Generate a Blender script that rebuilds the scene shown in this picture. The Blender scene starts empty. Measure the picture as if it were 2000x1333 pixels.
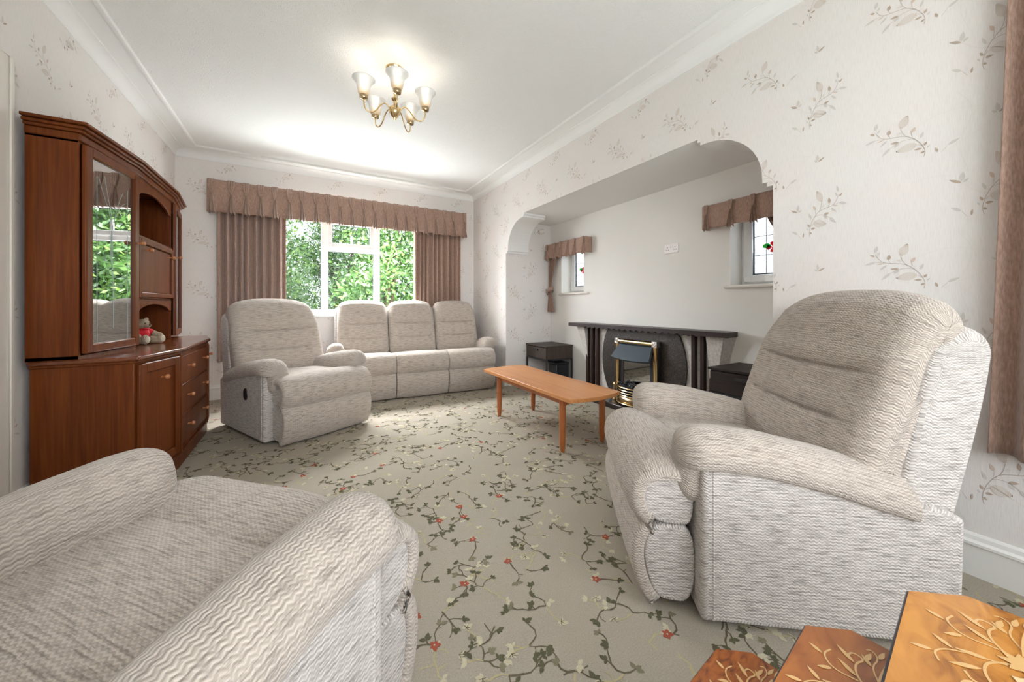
import bpy, bmesh, math, random
from math import sin, cos, pi, sqrt, atan2, radians as R
from mathutils import Vector, Matrix, noise as mnoise
random.seed(7)
S = bpy.context.scene
COL = S.collection
# ---------------------------------------------------------------- camera, world, lights, exposure
cd = bpy.data.cameras.new('camera'); cam = bpy.data.objects.new('camera', cd); COL.objects.link(cam)
cam.location = (0, 0, 1.05); cam.rotation_euler = (R(90), 0, R(-30))
cd.sensor_width = 36; cd.lens = 703/2000*36
cd.shift_y = -(666.5-596)/2000; cd.clip_start = .02
S.camera = cam
S.view_settings.view_transform = 'Standard'; S.view_settings.look = 'None'
S.view_settings.exposure = 1.0; S.view_settings.gamma = 1.0; S.view_settings.use_curve_mapping = False
W = bpy.data.worlds.new('World'); S.world = W; W.use_nodes = True
S.cycles.diffuse_bounces = 8; S.cycles.max_bounces = 14; S.cycles.transparent_max_bounces = 16
bg = W.node_tree.nodes['Background']; bg.inputs[0].default_value = (.86, .93, 1, 1); bg.inputs[1].default_value = 1.25

def area(name, loc, rot, sx, sy, power, col=(1, 1, 1)):
    l = bpy.data.lights.new(name, 'AREA'); l.shape = 'RECTANGLE'; l.size = sx; l.size_y = sy
    l.energy = power; l.color = col
    o = bpy.data.objects.new(name, l); COL.objects.link(o); o.location = loc; o.rotation_euler = rot
    return o
# daylight through the bay window behind the camera, the far window and the two niche windows, plus added fill panels
area('daylight_bay_window', (.3, -6.0, 2.1), (R(84), 0, R(-4)), 6.5, 3.2, 175, (.95, .98, 1))
area('daylight_bay_near', (.3, -2.2, 1.9), (R(84), 0, 0), 4.0, 2.2, 30, (.95, .98, 1))
area('fill_bay_bounce', (.75, -1.75, -.1), (R(128), 0, 0), 3.6, 1.2, 150, (.94, .975, 1))  # added low panel aimed up to lift the ceiling, stands in for ground bounce
area('daylight_far_window', (.6, 6.3, 3.2), (R(-52), 0, 0), 3.2, 1.6, 900, (.95, .98, 1))
area('fill_far_bounce', (.6, 6.35, .05), (R(-122), 0, 0), 3.2, 1.1, 175, (.94, .98, 1))  # added upward panel hidden below the sill, brightens the ceiling like bounced daylight
area('fill_far_side', (-2.0, 6.9, 2.0), (R(88), 0, R(212)), 1.7, 1.7, 150, (.96, .985, 1))  # added panel outside, beside the view, to lift the right armchair back and niche
area('daylight_niche_window', (4.2, 3.6, 2.6), (R(0), R(52), 0), .9, 1.0, 420, (.96, .98, 1))
area('daylight_niche_window', (4.2, 1.4, 2.6), (R(0), R(52), 0), .9, 1.0, 420, (.96, .98, 1))

# ---------------------------------------------------------------- helpers
def tag(o, label=None, cat=None, group=None, kind=None):
    if label: o['label'] = label
    if cat: o['category'] = cat
    if group: o['group'] = group
    if kind: o['kind'] = kind
    return o
def empty(name, loc=(0, 0, 0), rz=0, **k):
    o = bpy.data.objects.new(name, None); COL.objects.link(o)
    o.location = loc; o.rotation_euler = (0, 0, rz); o.empty_display_size = .1
    return tag(o, **k)

class MB:
    def __init__(s): s.v = []; s.f = []; s.m = []; s.uv = {}
    def add(s, vs, fs, mi=0, uvs=None):
        b = len(s.v); s.v += [tuple(p) for p in vs]
        for k, f in enumerate(fs):
            if uvs: s.uv[len(s.f)] = uvs[k]
            s.f.append(tuple(b+i for i in f)); s.m.append(mi)
        return s
    def box(s, a, b, mi=0):
        x0, y0, z0 = [min(p, q) for p, q in zip(a, b)]; x1, y1, z1 = [max(p, q) for p, q in zip(a, b)]
        return s.add([(x0,y0,z0),(x1,y0,z0),(x1,y1,z0),(x0,y1,z0),(x0,y0,z1),(x1,y0,z1),(x1,y1,z1),(x0,y1,z1)],
            [(0,3,2,1),(4,5,6,7),(0,1,5,4),(1,2,6,5),(2,3,7,6),(3,0,4,7)], mi)
    def hexa(s, p, mi=0):   # 8 points: bottom 4 ccw, top 4 ccw
        return s.add(p, [(0,3,2,1),(4,5,6,7),(0,1,5,4),(1,2,6,5),(2,3,7,6),(3,0,4,7)], mi)
    def prism(s, poly, z0, z1, mi=0, axis='z'):
        n = len(poly)
        def P(a, b, c):
            return {'z': (a, b, c), 'x': (c, a, b), 'y': (a, c, b)}[axis]
        vs = [P(a, b, z0) for a, b in poly]+[P(a, b, z1) for a, b in poly]
        fs = [tuple(range(n))[::-1], tuple(range(n, 2*n))]+[(i, (i+1) % n, n+(i+1) % n, n+i) for i in range(n)]
        return s.add(vs, fs, mi)
    def tube(s, pts, r, n=8, mi=0, cap=True):
        pts = [Vector(p) for p in pts]; k = len(pts); rr = r if isinstance(r, (list, tuple)) else [r]*k
        vs = []; fs = []; up = None
        for i, p in enumerate(pts):
            t = (pts[min(i+1, k-1)]-pts[max(i-1, 0)])
            t = t.normalized() if t.length > 1e-9 else Vector((0, 0, 1))
            if up is None: up = t.orthogonal().normalized()
            up = (up-t*up.dot(t)); up = up.normalized() if up.length > 1e-6 else t.orthogonal().normalized()
            w = t.cross(up)
            for j in range(n):
                a = 2*pi*j/n; vs.append(p+(up*cos(a)+w*sin(a))*rr[i])
        for i in range(k-1):
            for j in range(n):
                fs.append((i*n+j, i*n+(j+1) % n, (i+1)*n+(j+1) % n, (i+1)*n+j))
        if cap: fs += [tuple(range(n))[::-1], tuple((k-1)*n+j for j in range(n))]
        return s.add(vs, fs, mi)
    def lathe(s, prof, c=(0, 0, 0), n=24, mi=0, M=None):
        vs = []; fs = []; k = len(prof)
        for r, z in prof:
            for j in range(n):
                a = 2*pi*j/n; p = Vector((r*cos(a), r*sin(a), z))
                if M: p = M @ p
                vs.append((p[0]+c[0], p[1]+c[1], p[2]+c[2]))
        for i in range(k-1):
            for j in range(n): fs.append((i*n+j, i*n+(j+1) % n, (i+1)*n+(j+1) % n, (i+1)*n+j))
        if prof[0][0] > 1e-5: fs.append(tuple(range(n))[::-1])
        if prof[-1][0] > 1e-5: fs.append(tuple((k-1)*n+j for j in range(n)))
        return s.add(vs, fs, mi)
    def ball(s, c, r, n=16, m=10, mi=0, M=None):
        rx, ry, rz = r if isinstance(r, (tuple, list)) else (r, r, r)
        vs = []; fs = []
        for i in range(m+1):
            t = pi*i/m
            for j in range(n):
                a = 2*pi*j/n; p = Vector((rx*sin(t)*cos(a), ry*sin(t)*sin(a), rz*cos(t)))
                if M: p = M @ p
                vs.append((p[0]+c[0], p[1]+c[1], p[2]+c[2]))
        for i in range(m):
            for j in range(n): fs.append((i*n+j, (i+1)*n+j, (i+1)*n+(j+1) % n, i*n+(j+1) % n))
        return s.add(vs, fs, mi)
    def build(s, name, mats, parent=None, smooth=False, bevel=0, seg=2, merge=True, **k):
        me = bpy.data.meshes.new(name); me.from_pydata(s.v, [], s.f)
        if not isinstance(mats, (list, tuple)): mats = [mats]
        for m in mats: me.materials.append(m)
        me.polygons.foreach_set('material_index', s.m)
        uvl = me.uv_layers.new(name='UVMap')
        me.update()
        for p in me.polygons:
            u = s.uv.get(p.index); n = p.normal
            for q, li in enumerate(p.loop_indices):
                if u: uvl.data[li].uv = u[q]; continue
                c = me.vertices[me.loops[li].vertex_index].co
                if abs(n.z) > .6: uv = (c.x, c.y)
                elif abs(n.x) > abs(n.y): uv = (c.y, c.z)
                else: uv = (c.x, c.z)
                uvl.data[li].uv = uv
        if smooth:
            me.polygons.foreach_set('use_smooth', [True]*len(me.polygons))
            if smooth != 'all': me.set_sharp_from_angle(angle=R(40))
        me.validate()
        o = bpy.data.objects.new(name, me); COL.objects.link(o)
        if parent: o.parent = parent
        if merge:
            bm = bmesh.new(); bm.from_mesh(me); bmesh.ops.remove_doubles(bm, verts=bm.verts, dist=1e-6)
            bmesh.ops.dissolve_degenerate(bm, edges=bm.edges, dist=1e-7); bm.to_mesh(me); bm.free()
        if bevel:
            md = o.modifiers.new('bevel', 'BEVEL'); md.width = bevel; md.segments = seg; md.limit_method = 'ANGLE'; md.angle_limit = R(50)
            md.harden_normals = False
            me.polygons.foreach_set('use_smooth', [True]*len(me.polygons)); me.set_sharp_from_angle(angle=R(48))
        return tag(o, **k)
def Box(name, a, b, mat, parent=None, bevel=.002, **k): return MB().box(a, b).build(name, mat, parent, bevel=bevel, **k)
def copy_tree(o, parent=None):
    c = o.copy(); COL.objects.link(c); c.parent = parent
    for ch in list(o.children): copy_tree(ch, c)
    return c
def chaikin(p, it=2, closed=True):
    for _ in range(it):
        q = []; n = len(p)
        for i in range(n if closed else n-1):
            a = p[i]; b = p[(i+1) % n]
            q.append((a[0]*.75+b[0]*.25, a[1]*.75+b[1]*.25)); q.append((a[0]*.25+b[0]*.75, a[1]*.25+b[1]*.75))
        if not closed: q = [p[0]]+q+[p[-1]]
        p = q
    return p
def smoothstep(a, b, x):
    t = max(0, min(1, (x-a)/(b-a))); return t*t*(3-2*t)

# ---------------------------------------------------------------- materials
def mat(name, col=(.8, .8, .8), rough=.5, metal=0, spec=.5, **k):
    m = bpy.data.materials.new(name); m.use_nodes = True
    b = m.node_tree.nodes['Principled BSDF']
    b.inputs['Base Color'].default_value = (*col, 1); b.inputs['Roughness'].default_value = rough
    b.inputs['Metallic'].default_value = metal; b.inputs['Specular IOR Level'].default_value = spec
    for a, v in k.items(): b.inputs[a.replace('_', ' ')].default_value = v
    return m
def nd(m, t, **k):
    n = m.node_tree.nodes.new(t)
    for a, v in k.items():
        if a.startswith('i_'): n.inputs[a[2:].replace('_', ' ')].default_value = v
        else: setattr(n, a, v)
    return n
def lk(m, a, b): m.node_tree.links.new(a, b)
def math_(m, op, a, b=None):
    n = nd(m, 'ShaderNodeMath', operation=op)
    for i, v in enumerate((a, b)):
        if v is None: continue
        if isinstance(v, (int, float)): n.inputs[i].default_value = v
        else: lk(m, v, n.inputs[i])
    return n.outputs[0]
def ramp(m, fac, stops):
    n = nd(m, 'ShaderNodeValToRGB'); e = n.color_ramp.elements
    while len(e) < len(stops): e.new(.5)
    for x, (p, c) in zip(e, stops): x.position = p; x.color = (*c, 1)
    lk(m, fac, n.inputs[0]); return n.outputs[0]
def coords(m, kind='Object', scale=(1, 1, 1)):
    t = nd(m, 'ShaderNodeTexCoord'); mp = nd(m, 'ShaderNodeMapping'); mp.inputs['Scale'].default_value = scale
    lk(m, t.outputs[kind], mp.inputs[0]); return mp.outputs[0]
def bump(m, h, strength=.3, dist=.01):
    b = nd(m, 'ShaderNodeBump'); b.inputs['Strength'].default_value = strength; b.inputs['Distance'].default_value = dist
    lk(m, h, b.inputs['Height']); lk(m, b.outputs[0], m.node_tree.nodes['Principled BSDF'].inputs['Normal'])
def mixc(m, fac, a, b, mode='MIX'):
    n = nd(m, 'ShaderNodeMix', data_type='RGBA', blend_type=mode)
    for i, v in ((0, fac), (6, a), (7, b)):
        if isinstance(v, (int, float)): n.inputs[i].default_value = v
        elif isinstance(v, tuple): n.inputs[i].default_value = (*v, 1)
        else: lk(m, v, n.inputs[i])
    return n.outputs[2]
def base(m, c): lk(m, c, m.node_tree.nodes['Principled BSDF'].inputs['Base Color'])

def fabric(name, c0, c1, dark, streak=.35):
    m = mat(name, c0, .95, spec=.15); m.node_tree.nodes['Principled BSDF'].inputs['Sheen Weight'].default_value = .25
    uv = coords(m, 'UV'); sp = nd(m, 'ShaderNodeSeparateXYZ'); lk(m, uv, sp.inputs[0])
    nz = nd(m, 'ShaderNodeTexNoise', i_Scale=22.0, i_Detail=2.0); lk(m, uv, nz.inputs[0])
    n2 = math_(m, 'MULTIPLY', math_(m, 'SUBTRACT', nz.outputs[0], .5), .008)
    tri = math_(m, 'PINGPONG', sp.outputs[0], .0078)
    v = math_(m, 'ADD', math_(m, 'ADD', sp.outputs[1], math_(m, 'MULTIPLY', tri, .62)), n2)
    w = math_(m, 'SINE', math_(m, 'MULTIPLY', v, 2*pi/.0095))
    w01 = math_(m, 'ADD', math_(m, 'MULTIPLY', w, .5), .5)
    st = nd(m, 'ShaderNodeTexNoise', i_Scale=1.0, i_Detail=3.0, i_Roughness=.65)
    mp = nd(m, 'ShaderNodeMapping'); mp.inputs['Scale'].default_value = (16, 190, 1); lk(m, uv, mp.inputs[0]); lk(m, mp.outputs[0], st.inputs[0])
    big = nd(m, 'ShaderNodeTexNoise', i_Scale=5.0, i_Detail=3.0); lk(m, uv, big.inputs[0])
    c = mixc(m, w01, c1, c0)
    s = ramp(m, st.outputs[0], [(.47, (0, 0, 0)), (.66, (1, 1, 1))])
    c = mixc(m, math_(m, 'MULTIPLY', s, streak), c, dark)
    c = mixc(m, math_(m, 'MULTIPLY', big.outputs[0], .22), c, c1)
    base(m, c); bump(m, math_(m, 'ADD', w01, math_(m, 'MULTIPLY', st.outputs[0], .5)), .55, .0035)
    return m
FAB = fabric('sofa_fabric', (.60, .53, .465), (.43, .37, .315), (.19, .155, .13), .8)
FABS = fabric('sofa_side_fabric', (.68, .63, .59), (.50, .46, .425), (.20, .175, .16), .9)
FABD = mat('dark_gap_fabric', (.10, .09, .08), .9)

def wood(name, c0, c1, axis='z', scale=6, rough=.35, coat=.2, stretch=14, **k):
    m = mat(name, c0, rough, **k); m.node_tree.nodes['Principled BSDF'].inputs['Coat Weight'].default_value = coat
    m.node_tree.nodes['Principled BSDF'].inputs['Coat Roughness'].default_value = .15
    s = [scale*stretch]*3; s['xyz'.index(axis)] = scale*.5
    co = coords(m, 'Object', tuple(s))
    n1 = nd(m, 'ShaderNodeTexNoise', i_Scale=1.0, i_Detail=5.0, i_Roughness=.6, i_Distortion=.6); lk(m, co, n1.inputs[0])
    s2 = [scale*1.2]*3; s2['xyz'.index(axis)] = scale*.12
    n2 = nd(m, 'ShaderNodeTexNoise', i_Scale=1.0, i_Detail=2.0, i_Distortion=1.0); lk(m, coords(m, 'Object', tuple(s2)), n2.inputs[0])
    f = math_(m, 'ADD', math_(m, 'MULTIPLY', n1.outputs[0], .6), math_(m, 'MULTIPLY', n2.outputs[0], .4))
    base(m, ramp(m, f, [(.36, c1), (.62, c0)])); return m
MAHO = wood('mahogany', (.175, .046, .009), (.095, .021, .005), 'z', 5, .36, .05, spec=.18)
MAHT = wood('mahogany_top', (.19, .052, .015), (.11, .028, .009), 'y', 5, .22, .4)
KNOB = wood('knob_wood', (.50, .20, .07), (.36, .12, .04), 'x', 8, .3, .4)
TEAK = wood('teak_top', (.60, .265, .088), (.45, .17, .05), 'y', 5, .36, .12)
TEAKL = wood('teak_leg', (.45, .145, .038), (.33, .095, .025), 'z', 5, .42, .1)
WENGE = wood('wenge', (.036, .025, .022), (.018, .012, .011), 'y', 9, .5, 0, spec=.25)
WENGEG = wood('wenge_light', (.080, .060, .048), (.042, .031, .026), 'z', 10, .5, 0, spec=.25)
MANT = wood('mantel_wood', (.045, .030, .031), (.024, .016, .017), 'y', 8, .4, .05, spec=.3)
SLAT = wood('slat_wood', (.042, .021, .017), (.022, .011, .010), 'z', 8, .45, 0, spec=.25)
WHITE = mat('upvc_white', (.86, .87, .87), .3)
CREAMP = mat('cream_paint', (.74, .70, .64), .35)
GLOSSW = mat('white_gloss_paint', (.80, .79, .76), .3)
PLASTER = mat('plaster_white', (.80, .80, .79), .8)
GASK = mat('gasket', (.03, .035, .04), .5)
BLK = mat('black_metal', (.018, .018, .022), .4)
SLATE = mat('slate_hood', (.045, .065, .085), .45)
BRASS = mat('brass', (.78, .58, .30), .16, 1)
BRASSD = mat('antique_brass', (.52, .40, .24), .2, 1)
SILV = mat('silver_corner', (.80, .78, .74), .25, 1)
COAL = mat('coal', (.03, .03, .035), .35)
RED = mat('red_cloth', (.55, .008, .02), .8)
def niche_paint():
    m = mat('niche_wallpaper_plain', (.735, .715, .685), .8)
    n = nd(m, 'ShaderNodeTexNoise', i_Scale=1.0, i_Detail=4.0); lk(m, coords(m, 'Object', (60, 60, 260)), n.inputs[0])
    n3 = nd(m, 'ShaderNodeTexNoise', i_Scale=3.0, i_Detail=2.0); lk(m, coords(m, 'Object'), n3.inputs[0])
    base(m, mixc(m, n3.outputs[0], (.79, .77, .74), (.76, .745, .715))); bump(m, n.outputs[0], .15, .002); return m
NICHE = niche_paint()
def wallpaper():
    m = mat('wallpaper', (.80, .74, .69), .75)
    co = coords(m, 'UV', (1, 1, 1)); st = nd(m, 'ShaderNodeTexNoise', i_Scale=1.0, i_Detail=3.0)
    mp = nd(m, 'ShaderNodeMapping'); mp.inputs['Scale'].default_value = (420, 22, 1); lk(m, co, mp.inputs[0]); lk(m, mp.outputs[0], st.inputs[0])
    bg_ = nd(m, 'ShaderNodeTexNoise', i_Scale=3.2, i_Detail=1.0); lk(m, co, bg_.inputs[0])
    c = mixc(m, ramp(m, bg_.outputs[0], [(.40, (0, 0, 0)), (.60, (1, 1, 1))]), (.775, .73, .71), (.76, .74, .718))
    c = mixc(m, ramp(m, st.outputs[0], [(.45, (0, 0, 0)), (.75, (1, 1, 1))]), c, (.71, .67, .64))
    base(m, c); bump(m, st.outputs[0], .35, .0015); return m
PAPER = wallpaper()
SPR = [mat('print_brown', (.46, .37, .30), .8), mat('print_grey', (.61, .58, .545), .8), mat('print_tan', (.62, .50, .42), .8),
       mat('print_faint', (.70, .665, .625), .8), mat('print_stem', (.48, .41, .365), .8)]
def ceiling_mat():
    m = mat('ceiling_textured', (.82, .82, .81), .85)
    n = nd(m, 'ShaderNodeTexNoise', i_Scale=26.0, i_Detail=1.0, i_Distortion=1.6); lk(m, coords(m, 'Object'), n.inputs[0])
    w = math_(m, 'SINE', math_(m, 'MULTIPLY', n.outputs[0], 60.0))
    bump(m, w, .35, .004); return m
CEIL = ceiling_mat()
def carpet_mat():
    m = mat('carpet', (.36, .335, .27), 1.0, spec=.05)
    n = nd(m, 'ShaderNodeTexNoise', i_Scale=260.0, i_Detail=3.0); lk(m, coords(m, 'Object'), n.inputs[0])
    b = nd(m, 'ShaderNodeTexNoise', i_Scale=1.4, i_Detail=3.0); lk(m, coords(m, 'Object'), b.inputs[0])
    c = mixc(m, b.outputs[0], (.43, .37, .30), (.39, .365, .305))
    c = mixc(m, ramp(m, n.outputs[0], [(.35, (0, 0, 0)), (.7, (1, 1, 1))]), mixc(m, .35, c, (.20, .17, .13)), c)
    base(m, c); bump(m, n.outputs[0], .5, .006); return m
CARPET = carpet_mat()
def tuft(name, c):
    m = mat(name, c, 1, spec=.05); n = nd(m, 'ShaderNodeTexNoise', i_Scale=300.0, i_Detail=2.0); lk(m, coords(m, 'Object'), n.inputs[0])
    base(m, mixc(m, n.outputs[0], tuple(x*.8 for x in c), tuple(min(1, x*1.2) for x in c))); return m
CARP = [CARPET, tuft('carpet_stem', (.125, .105, .070)), tuft('carpet_leaf', (.105, .10, .06)), tuft('carpet_cream', (.50, .455, .33)),
        tuft('carpet_red', (.32, .085, .055)), tuft('carpet_pale', (.42, .365, .22)), tuft('carpet_leaf_soft', (.20, .18, .12))]
def curtain_mat():
    m = mat('curtain_cloth', (.30, .20, .155), .85, spec=.2); m.node_tree.nodes['Principled BSDF'].inputs['Sheen Weight'].default_value = .35
    n = nd(m, 'ShaderNodeTexNoise', i_Scale=1.0, i_Detail=3.0); lk(m, coords(m, 'Object', (180, 180, 40)), n.inputs[0])
    base(m, ramp(m, n.outputs[0], [(.35, (.30, .19, .145)), (.65, (.43, .29, .23))])); return m
CURT = curtain_mat()
LINING = mat('curtain_lining', (.72, .66, .58), .9)
def glass_mat(name, glossy=.12, tint=(1, 1, 1)):
    m = bpy.data.materials.new(name); m.use_nodes = True; nt = m.node_tree; nt.nodes.clear()
    o = nt.nodes.new('ShaderNodeOutputMaterial'); mx = nt.nodes.new('ShaderNodeMixShader'); t = nt.nodes.new('ShaderNodeBsdfTransparent'); g = nt.nodes.new('ShaderNodeBsdfGlossy')
    t.inputs[0].default_value = (*tint, 1); g.inputs['Roughness'].default_value = .01; mx.inputs[0].default_value = glossy
    nt.links.new(t.outputs[0], mx.inputs[1]); nt.links.new(g.outputs[0], mx.inputs[2]); nt.links.new(mx.outputs[0], o.inputs[0]); return m
GLASS = glass_mat('window_glass', .004)
DOORGLASS = glass_mat('cabinet_glass', .55, (.5, .5, .48))
FIREGLASS = glass_mat('fire_screen', .45, (.25, .25, .22))
def obscure():
    m = bpy.data.materials.new('obscure_glass'); m.use_nodes = True; nt = m.node_tree; nt.nodes.clear()
    o = nt.nodes.new('ShaderNodeOutputMaterial'); mx = nt.nodes.new('ShaderNodeMixShader'); t = nt.nodes.new('ShaderNodeBsdfTransparent'); g = nt.nodes.new('ShaderNodeBsdfTranslucent')
    n = nt.nodes.new('ShaderNodeTexNoise'); n.inputs['Scale'].default_value = 70; n.inputs['Distortion'].default_value = 2
    tc = nt.nodes.new('ShaderNodeTexCoord'); rp = nt.nodes.new('ShaderNodeValToRGB'); rp.color_ramp.elements[0].position = .4; rp.color_ramp.elements[1].position = .6
    rp.color_ramp.elements[0].color = (.13, .14, .15, 1); rp.color_ramp.elements[1].color = (.36, .37, .38, 1)
    nt.links.new(tc.outputs['Object'], n.inputs[0]); nt.links.new(n.outputs[0], rp.inputs[0]); nt.links.new(rp.outputs[0], t.inputs[0])
    mx.inputs[0].default_value = .12; nt.links.new(t.outputs[0], mx.inputs[1]); nt.links.new(g.outputs[0], mx.inputs[2]); nt.links.new(mx.outputs[0], o.inputs[0]); return m
OBSC = obscure()
def granite():
    m = mat('speckled_granite', (.06, .055, .05), .35)
    n = nd(m, 'ShaderNodeTexNoise', i_Scale=120.0, i_Detail=3.0); lk(m, coords(m, 'Object'), n.inputs[0])
    base(m, ramp(m, n.outputs[0], [(.42, (.016, .013, .012)), (.58, (.050, .040, .034)), (.70, (.10, .075, .06))])); bump(m, n.outputs[0], .3, .003); return m
GRAN = granite()
def stone():
    m = mat('fireplace_stone', (.60, .57, .53), .7)
    n = nd(m, 'ShaderNodeTexNoise', i_Scale=60.0, i_Detail=4.0); lk(m, coords(m, 'Object'), n.inputs[0])
    base(m, ramp(m, n.outputs[0], [(.35, (.50, .47, .44)), (.65, (.66, .63, .60))])); bump(m, n.outputs[0], .3, .004); return m
STONE = stone()
HEARTH = mat('hearth_tile', (.030, .022, .020), .12)

# ---------------------------------------------------------------- room shell
XL, XR, YF, YN, ZC, NB = -1.19, 2.26, 5.10, -.90, 2.72, 2.97
NY0, NY1, SOF = 1.008, 4.073, 2.147
def leaf2(b, t, w, n=5):
    bx, by = b; tx, ty = t; dx, dy = tx-bx, ty-by; L = sqrt(dx*dx+dy*dy) or 1; nx, ny = -dy/L, dx/L; out = []
    for i in range(n+1):
        s = i/n; h = w/2*sin(pi*s**.8); out.append((bx+dx*s+nx*h, by+dy*s+ny*h))
    for i in range(n-1, 0, -1):
        s = i/n; h = w/2*sin(pi*s**.8); out.append((bx+dx*s-nx*h, by+dy*s-ny*h))
    return out
def strip2(pts, w):
    pts = chaikin(pts, 2, False); quads = []
    L = []; 
    for i, p in enumerate(pts):
        a = pts[max(i-1, 0)]; b = pts[min(i+1, len(pts)-1)]; dx, dy = b[0]-a[0], b[1]-a[1]; l = sqrt(dx*dx+dy*dy) or 1
        L.append(((p[0]-dy/l*w/2, p[1]+dx/l*w/2), (p[0]+dy/l*w/2, p[1]-dx/l*w/2)))
    for i in range(len(L)-1): quads.append([L[i][0], L[i][1], L[i+1][1], L[i+1][0]])
    return quads
def motif():
    """one sprig of the wallpaper print as (material, polygon) in metres, root at the origin"""
    def c(p): return ((p[0]-1050)/850*.235, (1005-p[1])/760*.225)
    out = []
    for st, w in (([(1050,1005),(1070,920),(1030,810),(940,690),(830,605),(720,578),(510,555),(430,490),(380,400)], .0022),
                  ([(940,690),(850,660),(720,670),(600,735)], .0014), ([(900,640),(885,570)], .0014), ([(820,605),(765,540),(740,450)], .0018),
                  ([(600,565),(565,505)], .0014), ([(1040,830),(965,790)], .0014), ([(510,555),(430,535),(370,530)], .0012), ([(1270,1000),(1340,920)], .0012)):
        for q in strip2([c(p) for p in st], w): out.append((4, q))
    for b, t, w, m in (((375,360),(405,245),50,1), ((370,430),(295,395),35,0), ((410,415),(445,360),35,1), ((380,530),(210,568),45,1), ((500,560),(400,575),20,2),
            ((550,590),(440,670),40,1), ((570,505),(585,415),60,0), ((760,540),(675,515),50,3), ((885,570),(940,490),55,2), ((715,670),(595,660),42,0),
            ((715,680),(650,745),50,1), ((600,730),(465,845),50,1), ((1000,700),(1045,600),45,1), ((1050,830),(1090,775),40,0), ((1025,865),(920,865),35,0),
            ((1060,925),(1005,945),35,0), ((1090,880),(1130,840),25,1), ((1340,915),(1490,850),48,1), ((1220,990),(1195,910),36,0)):
        out.append((m, leaf2(c(b), c(t), w/850*.235)))
    for b, t, w in (((740,450),(840,255),130), ((965,780),(670,825),140)):      # the two stippled leaves
        B, T = c(b), c(t); out.append((3, leaf2(B, T, w/850*.235, 8)))
        dx, dy = T[0]-B[0], T[1]-B[1]; L = sqrt(dx*dx+dy*dy); nx, ny = -dy/L, dx/L; hw = w/850*.235/2
        for j in (-3, -2, -1, 0, 1, 2, 3):
            for i in range(1, 15):
                s = i/15; h = hw*sin(pi*s**.8)*j/3.3
                p = (B[0]+dx*s+nx*h, B[1]+dy*s+ny*h); r = .0016
                out.append((2, [(p[0]-r, p[1]-r*.6), (p[0]+r, p[1]-r*.6), (p[0]+r, p[1]+r*.6), (p[0]-r, p[1]+r*.6)]))
    return out
MOT = motif()
def small_motif():
    out = []
    for q in strip2([(0, 0), (-.03, -.04), (-.07, -.06), (-.13, -.10)], .0012): out.append((3, q))
    for b, t, w, m in (((0, 0), (.028, .018), .009, 0), ((0, .004), (-.004, .038), .012, 1), ((-.003, 0), (-.016, .012), .009, 1)): out.append((m, leaf2(b, t, w)))
    for q in strip2([(.02, .03), (.06, .045), (.12, .035)], .001): out.append((3, q))
    return out
SM = small_motif()
def prints(mb, to3, inside, h0, h1, z0, z1, ph=0., sgn=1):
    """to3(h,z,off) maps wall coordinates to space; h grows to the viewer's right"""
    def put(mo, h, z, sx, sz, rot=0, off=.0008):
        ca, sa = cos(rot), sin(rot)
        for m, poly in mo:
            P = []
            for a, b in poly:
                a, b = a*sx, b*sz; P.append((h+a*ca-b*sa, z+a*sa+b*ca))
            if all(inside(*p) for p in P):
                area2 = sum(P[i][0]*P[(i+1) % len(P)][1]-P[(i+1) % len(P)][0]*P[i][1] for i in range(len(P)))
                if area2 < 0: P = P[::-1]
                mb.add([to3(a, b, off+(.0003 if m != 3 else 0)) for a, b in P], [tuple(range(len(P)))], m+1)
    k = math.floor((h0-ph)/.548)-1
    while ph+k*.548 < h1+.5:
        h = ph+k*.548; j = -1
        while j*.556 < z1+.3:
            zz = .008+j*.556
            put(MOT, h, zz, .80, .88); put(MOT, h-.393, zz+.278, -.66, 1.04, .05)
            put(SM, h-.36, zz+.10, 1, 1); put(SM, h+.10, zz-.14, -1.15, 1.1)
            put([(3, q) for q in strip2([(0, 0), (.05, .10), (.16, .15), (.26, .12)], .0011)], h-.1, zz+.02, 1, 1)
            put([(3, q) for q in strip2([(0, 0), (-.03, .12), (.02, .24), (-.03, .33)], .0011)], h-.43, zz-.1, 1, 1)
            j += 1
        k += 1
# floor with its woven pattern
fl = MB(); fl.box((XL-.3, YN-.3, -.12), (NB+.3, YF+.3, 0))
def put2(poly, m, z=.0006):
    z += random.random()*.00028
    a2 = sum(poly[i][0]*poly[(i+1) % len(poly)][1]-poly[(i+1) % len(poly)][0]*poly[i][1] for i in range(len(poly)))
    if a2 < 0: poly = poly[::-1]
    fl.add([(x, y, z) for x, y in poly], [tuple(range(len(poly)))], m)
def jag(p, ang, n, seg, m, w, branch=True, leaves=True):
    pts = [p]; a = ang
    for i in range(n):
        a += random.uniform(-.75, .75)
        p = (p[0]+cos(a)*seg, p[1]+sin(a)*seg); pts.append(p)
        if branch and random.random() < .38:
            s = random.choice((-1, 1)); b = a+s*random.uniform(.6, 1.1)
            e = jag(p, b, random.randint(1, 3), seg*.75, m, w*.8, False, False)
            if leaves and random.random() < .55: leafset(e, b, m)
    for i in range(len(pts)-1):
        (x0, y0), (x1, y1) = pts[i], pts[i+1]; dx, dy = x1-x0, y1-y0; l = sqrt(dx*dx+dy*dy); nx, ny = -dy/l, dx/l
        w0, w1 = w*random.uniform(.5, 1.3)/2, w*random.uniform(.5, 1.3)/2
        ex, ey = dx*.08, dy*.08
        put2([(x0-nx*w0-ex, y0-ny*w0-ey), (x1-nx*w1+ex, y1-ny*w1+ey), (x1+nx*w1+ex, y1+ny*w1+ey), (x0+nx*w0-ex, y0+ny*w0-ey)], m, .0006)
    return pts[-1]
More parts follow.
